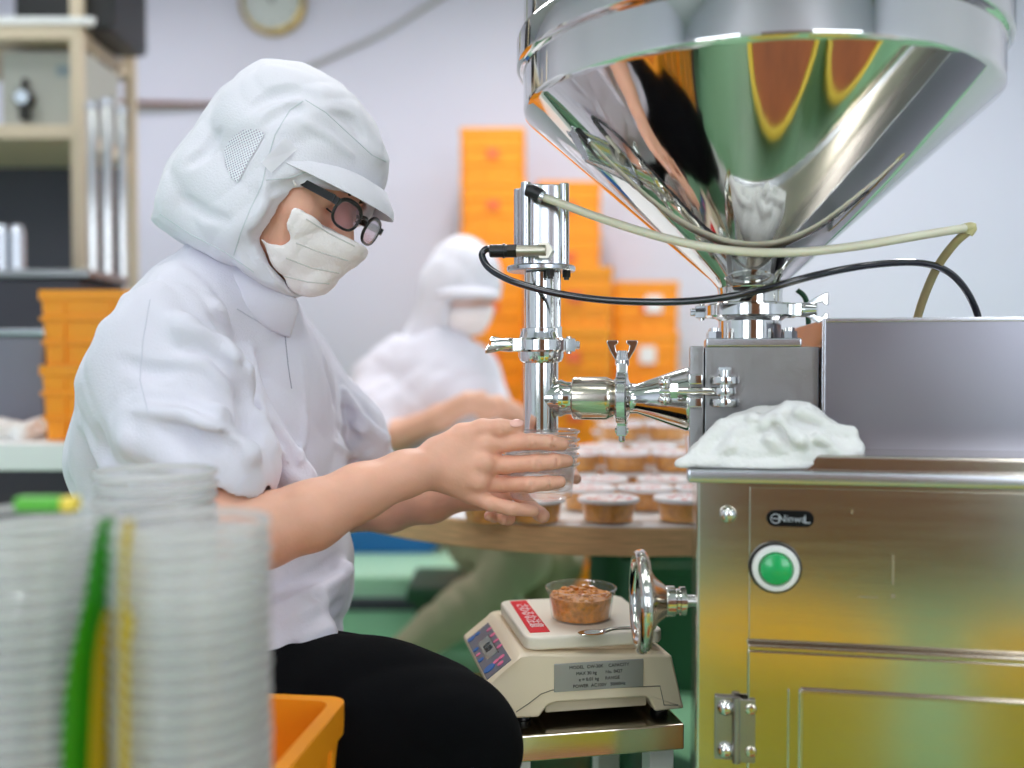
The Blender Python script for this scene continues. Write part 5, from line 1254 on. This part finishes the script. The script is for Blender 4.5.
# ---- spoon
sp = empty('spoon', tuple(onplat(610, 640)), label='small metal spoon lying across the front edge of the scale platform', cat='spoon')
p0, p1 = S(.080, -.012, .006), S(.165, .008, .0025)
dx = (p1 - p0).normalized(); sd = EZ.cross(dx).normalized()
bw = MB(); rings = []
for i, t in enumerate(np.linspace(0, 1, 13)):
    wv = .0125 * math.sin(PI * min(1, t * .96 + .02)) ** .62 if t < 1 else .002
    if t > .85: wv = max(wv, .003)
    c = p0 - dx * .020 + dx * .040 * t; dep = .006 * math.sin(PI * t)
    ring = [c + sd * wv * math.cos(a) - EZ * (dep * .9 * (1 - abs(math.cos(a))) if math.sin(a) <= 0 else dep * .65 * (1 - abs(math.cos(a)))) + EZ * .0006 * math.sin(a) for a in (2 * PI * k / 20 for k in range(20))]
    rings.append(ring)
bw.ring_mesh(rings).build('spoon_bowl', M['steel'], sp)
MB().tube([p0 + dx * .016, p0 + dx * .03 + EZ * .002, p0 + dx * .06 + EZ * .001, p1], lambda t: .0032 - .0010 * math.sin(PI * t), sub=6).build('spoon_handle', M['steel'], sp)
# ---- cups on the round table
lidm = M['lid']
proto = empty('relish_cup', (0, 0, 0), cat='cup', group='filled relish cups on the round worktable')
cup_mesh(.0490, .036, name='cup_shell', parent=proto, m=M['clear'], seg=40)
heap(.0476, .0335, .0015, 'relish', M['paste2'], proto, 9, .0006)
MB().lathe([(.0497, .0325), (.0502, .0335), (.0502, .0368), (.0490, .0385), (.043, .0385), (.042, .0370), (.0001, .0370)], seg=40, cap=False).lathe([(.0494, .0328), (.0494, .036)], seg=40, cap=False).build('lid', lidm, proto, local=True)
pr = MB(); rr = random.Random(2)
for k in range(26):
    a = rr.uniform(0, 6.28); q = .036 * math.sqrt(rr.random()); pr.box((q * math.cos(a), q * math.sin(a), .0373), (rr.uniform(.004, .010), .003, .0007))
pr.build('lid_print', mat('lid_pink_print', (214, 120, 110), .5), proto, local=True)
spots = []
rr = random.Random(4)
# front rows (single), then rows stacked two and three high towards the back
def row(y, xs, n):
    for x in xs:
        for k in range(n): spots.append((x + rr.uniform(-.006, .006), y + rr.uniform(-.006, .006), k, n))
def pxx(px, d): return (px - CX) / F * d
row(1.56, [pxx(q, 1.56) for q in (492, 536, 612, 682)], 1)
row(1.69, [pxx(q, 1.69) for q in (586, 645, 705)], 1)
row(1.81, [pxx(q, 1.81) for q in (604, 662, 716)], 1)
row(1.93, [pxx(q, 1.93) for q in (575, 625, 676)], 2)
row(2.06, [pxx(q, 2.06) for q in (600, 652)], 2)
row(2.20, [pxx(q, 2.20) for q in (622, 668)], 3)
row(2.36, [pxx(q, 2.36) for q in (636, 680)], 4)
row(2.51, [pxx(q, 2.51) for q in (612, 655)], 4)
spots.append((pxx(506, 2.38), 2.38, 0, 1)); spots.append((pxx(528, 2.6), 2.6, 0, 1))
lev = ['bottom', 'second up', 'third up', 'top']
rows_seen = {}
for i, (x, y, k, n) in enumerate(spots):
    o = proto if i == 0 else copy_tree(proto)
    o.location = (x, y, TZ + .0008 + k * .0392); o.rotation_euler = (0, 0, rr.uniform(0, 6.28)); rows_seen.setdefault(round(y, 1), 0)
    o['group'] = 'filled relish cups on the round worktable'; o['category'] = 'cup'
fr_names = {0: 'filled lidded relish cup at the table edge half hidden below the hands', 1: 'filled lidded relish cup at the table edge directly under the lower hand', 2: 'filled lidded relish cup at the table edge just right of the held cups', 3: 'filled lidded relish cup at the table edge beside the machine corner'}
rowlab = [('second row from the table edge', 4, 7), ('third row from the table edge', 7, 10)]
allo = [o for o in bpy.data.objects if o.name.startswith('relish_cup') and o.parent is None]
allo.sort(key=lambda o: (o.location.y, o.location.x, o.location.z))
byrow = {}
for i, (x, y, k, n) in enumerate(spots):
    best = min(allo, key=lambda o: abs(o.location.x - x) + abs(o.location.y - y) + abs(o.location.z - (TZ + .0008 + k * .0392)))
    if i in fr_names: best['label'] = fr_names[i]; continue
    if y < 1.87:
        pos = {4: 'left', 5: 'middle', 6: 'right', 7: 'left', 8: 'middle', 9: 'right'}[i]
        best['label'] = 'filled lidded relish cup in the %s row from the table edge, %s one' % ('second' if i < 7 else 'third', pos); continue
    c0 = [s_ for s_ in spots if abs(s_[1] - y) < .02 and s_[2] == k]; xs = sorted(s_[0] for s_ in c0); pi = xs.index(x) if x in xs else 0
    side = ['left', 'right'][pi] if len(xs) == 2 else ['left', 'middle', 'right'][min(pi, 2)]
    if y < 2.0: rn = 'nearest row of stacks'
    elif y < 2.13: rn = 'second row of stacks'
    elif y < 2.28: rn = 'third row of stacks'
    elif y < 2.44 and n > 1: rn = 'fourth row of stacks'
    elif n > 1: rn = 'farthest row of stacks'
    else:
        best['label'] = 'lone relish cup before the far worker, ' + ('nearer one' if y < 2.5 else 'farther one'); continue
    best['label'] = 'lidded relish cup, %s in the %s stack of the %s' % (lev[k] if k < n - 1 else 'top', side, rn)
# ---- foreground: low stand, tall cup stacks
fs = empty('side_table', (-.36, .62, 0), label='low white side table under the tall stacks of empty cups', cat='table')
FZ = .600
MB().box((-.365, .605, FZ - .015), (.52, .23, .03), bev=.005).build('tabletop', M['white'], fs)
for sx in (-.23, .23):
    for sy in (-.09, .09): MB().box((-.365 + sx, .605 + sy, (FZ - .03) / 2), (.03, .03, FZ - .03), bev=.003).build('leg', M['alu'], fs)
cupf = empty('empty_cup', (0, 0, 0), cat='cup'); MB().lathe([(.0480, .0452), (.0506, .0452), (.0513, .0462), (.0513, .0482), (.0506, .0492), (.0480, .0492)], seg=48, cap=False, close=True).build('cup_rim', M['rimfg'], cupf, local=True); cup_mesh(.0505, .050, wallr=.90, name='cup_shell', m=M['clearfg'], seg=48, parent=cupf)
firstc = True
def stack(px, d, top_py, nm, group, pitch=.0094, FZ=FZ):
    global firstc
    x = (px - CX) / F * d; ztop_ = W(px, top_py, d).z; n = int((ztop_ - .05 - FZ) / pitch) + 1
    for k in range(n):
        o = cupf if firstc else copy_tree(cupf); firstc = False
        o.location = (x + random.uniform(-.0006, .0006), d + random.uniform(-.0006, .0006), FZ + .0005 + k * pitch)
        o['category'] = 'cup'; o['group'] = group
        nt = n - 1 - k
        w_ = 'topmost' if nt == 0 else ('lowest' if k == 0 else '%s from the top' % ORD[nt])
        o['label'] = 'empty clear cup in %s, %s' % (nm, w_)
    return x, FZ + (n - 1) * pitch + .05
ones = ['', 'first', 'second', 'third', 'fourth', 'fifth', 'sixth', 'seventh', 'eighth', 'ninth', 'tenth', 'eleventh', 'twelfth', 'thirteenth', 'fourteenth', 'fifteenth', 'sixteenth', 'seventeenth', 'eighteenth', 'nineteenth']
ORD = {i + 1 - 1: ones[i] for i in range(1, 20)}
ORD = {}
for i in range(1, 58):
    j = i + 1
    ORD[i] = ones[j] if j < 20 else (['', '', 'twent', 'thirt', 'fort', 'fift'][j // 10] + ('ieth' if j % 10 == 0 else 'y-' + ones[j % 10]))
xr1, zr1 = stack(189, .625, 512, 'the stack nearest the orange crate', 'cups in the nearest tall stack')
xm1, zm1 = stack(155, .825, 464, 'the taller stack behind the nearest one', 'cups in the taller rear stack', pitch=.0105, FZ=.405)
xl1, zl1 = stack(36, .655, 502, 'the left stack cut by the picture edge', 'cups in the left tall stack')
# green and yellow packet between the stacks, and one lying on the left stack
bg1 = empty('printed_packet', (-.26, .59, FZ), label='green packet with a yellow edge stuffed upright between the cup stacks', cat='packet')
def packet(cols, parent):
    for nm, m_, xs in cols:
        b = MB(); b.ring_mesh(xs); b.build(nm, m_, parent)
def leaf(pts, thick, dep, w):
    """upright curled strip: pts (px,py) left and right edges per height"""
    rings = []
    for (pl_, pr_, py) in pts:
        a = W(pl_, py, dep); b = W(pr_, py, dep + .012); c = (a + b) / 2 + Vector((0, -w, 0))
        rings.append([a, c, b, b + Vector((0, thick, 0)), c + Vector((0, thick, 0)), a + Vector((0, thick, 0))])
    return rings
dk = .588
packet([('packet_body', clear_mat('packet_green', (150, 220, 130), .62, .08, (70, 180, 44)), leaf([(62, 88, 970), (62, 88, 785), (62, 90, 740), (64, 92, 700), (70, 94, 660), (84, 99, 600), (90, 104, 560), (99, 106, 520)], .012, dk, .004)),
        ('yellow_edge', clear_mat('packet_yellow', (240, 230, 140), .6, .08, (250, 214, 40)), leaf([(88, 104, 970), (88, 104, 785), (90, 106, 740), (92, 106, 700), (94, 107, 665), (99, 110, 630), (104, 110, 612)], .013, dk, .004))], bg1)
bg2 = empty('printed_tag', (-.22, .566, FZ), label='yellow printed slip standing between the nearest stack and the rear stack', cat='slip')
packet([('slip', clear_mat('slip_yellow', (245, 240, 180), .5, .08, (246, 216, 60)), leaf([(119, 127, 995), (119, 128, 760), (120, 128, 655), (118, 130, 640), (120, 134, 625), (120, 125, 600), (121, 127, 560), (121, 130, 540), (124, 132, 520)], .003, .566, .001))], bg2)
bg2['label'] = 'narrow yellow printed slip seen through the nearest cup stack'
zz = zl1; t = empty('label_strip', (xl1, .655, zl1), label='green and yellow label strip lying on top of the left cup stack', cat='label strip')
MB().box((xl1 + .0015, .655, zl1 + .006), (.031, .012, .010), bev=.002).build('green_section', M['green'], t)
MB().box((xl1 + .0225, .655, zl1 + .006), (.0105, .012, .010), bev=.002).build('yellow_section', M['yellow'], t)
# ---- foreground orange crate on a lower crate
oc = make_crate(.36, .26, .24, M['orange'], 'near orange crate with open top beside the nearest cup stack', None)
bpy.data.objects[oc.name].pop('group', None) if 'group' in oc.keys() else None
cpt = W(349, 697, 1.0); ang = R(-7)
zc0 = cpt.z - .24; print('crate', zc0)
oc.rotation_euler = (0, 0, ang)
# corner (+w/2,+d/2)?? put the right-hand corner under the pixel
cor = Vector((.18 * math.cos(ang) - .13 * math.sin(ang), .18 * math.sin(ang) + .13 * math.cos(ang), 0))
oc.location = (cpt.x - cor.x, cpt.y - cor.y, zc0)
o2 = copy_tree(oc); o2.location = (oc.location.x, oc.location.y, zc0 - .2405); o2['label'] = 'lower orange crate under the near open one'
for o in (oc, o2): o['group'] = 'near orange crates'
lowz = zc0 - .2405
dl = empty('crate_dolly', (oc.location.x, oc.location.y, 0), ang, label='low wheeled dolly under the near orange crates', cat='dolly')
MB().box((0, 0, lowz - .012), (.36, .28, .02), bev=.003).build('deck', M['dgrey'], dl, local=True)
for sx in (-.13, .13):
    for sy in (-.09, .09): MB().cyl((sx, sy - .012, (lowz - .022) / 2), (sx, sy + .012, (lowz - .022) / 2), (lowz - .024) / 2).build('wheel', M['blackpl'], dl, local=True)
# ================================================================== camera, world, look
cd = bpy.data.cameras.new('camera'); cam = bpy.data.objects.new('camera', cd); COL.objects.link(cam)
cam.location = CAM; cam.rotation_euler = (PI / 2 - PITCH, 0, 0); cd.sensor_width = 36; cd.lens = F * 36 / 1024
cd.clip_start = .05; cd.dof.use_dof = True; cd.dof.focus_distance = 1.15; cd.dof.aperture_fstop = cd.lens / 19.5; cd.dof.aperture_blades = 0
sc_ = bpy.context.scene; sc_.camera = cam
w = bpy.data.worlds.new('world'); sc_.world = w; w.use_nodes = True
w.node_tree.nodes['Background'].inputs['Color'].default_value = (.9, .93, 1, 1); w.node_tree.nodes['Background'].inputs['Strength'].default_value = .6
sc_.view_settings.view_transform = 'Standard'; sc_.view_settings.look = 'None'; sc_.view_settings.gamma = 1; sc_.view_settings.use_curve_mapping = False
sc_.view_settings.exposure = EXPO
sc_.cycles.transparent_max_bounces = 40; sc_.cycles.max_bounces = 9; sc_.cycles.diffuse_bounces = 5; sc_.cycles.glossy_bounces = 5
sc_.cycles.sample_clamp_indirect = 6; sc_.cycles.caustics_reflective = False; sc_.cycles.caustics_refractive = False
try: sc_.cycles.use_denoising = True; sc_.cycles.denoiser = 'OPENIMAGEDENOISE'
except Exception: pass
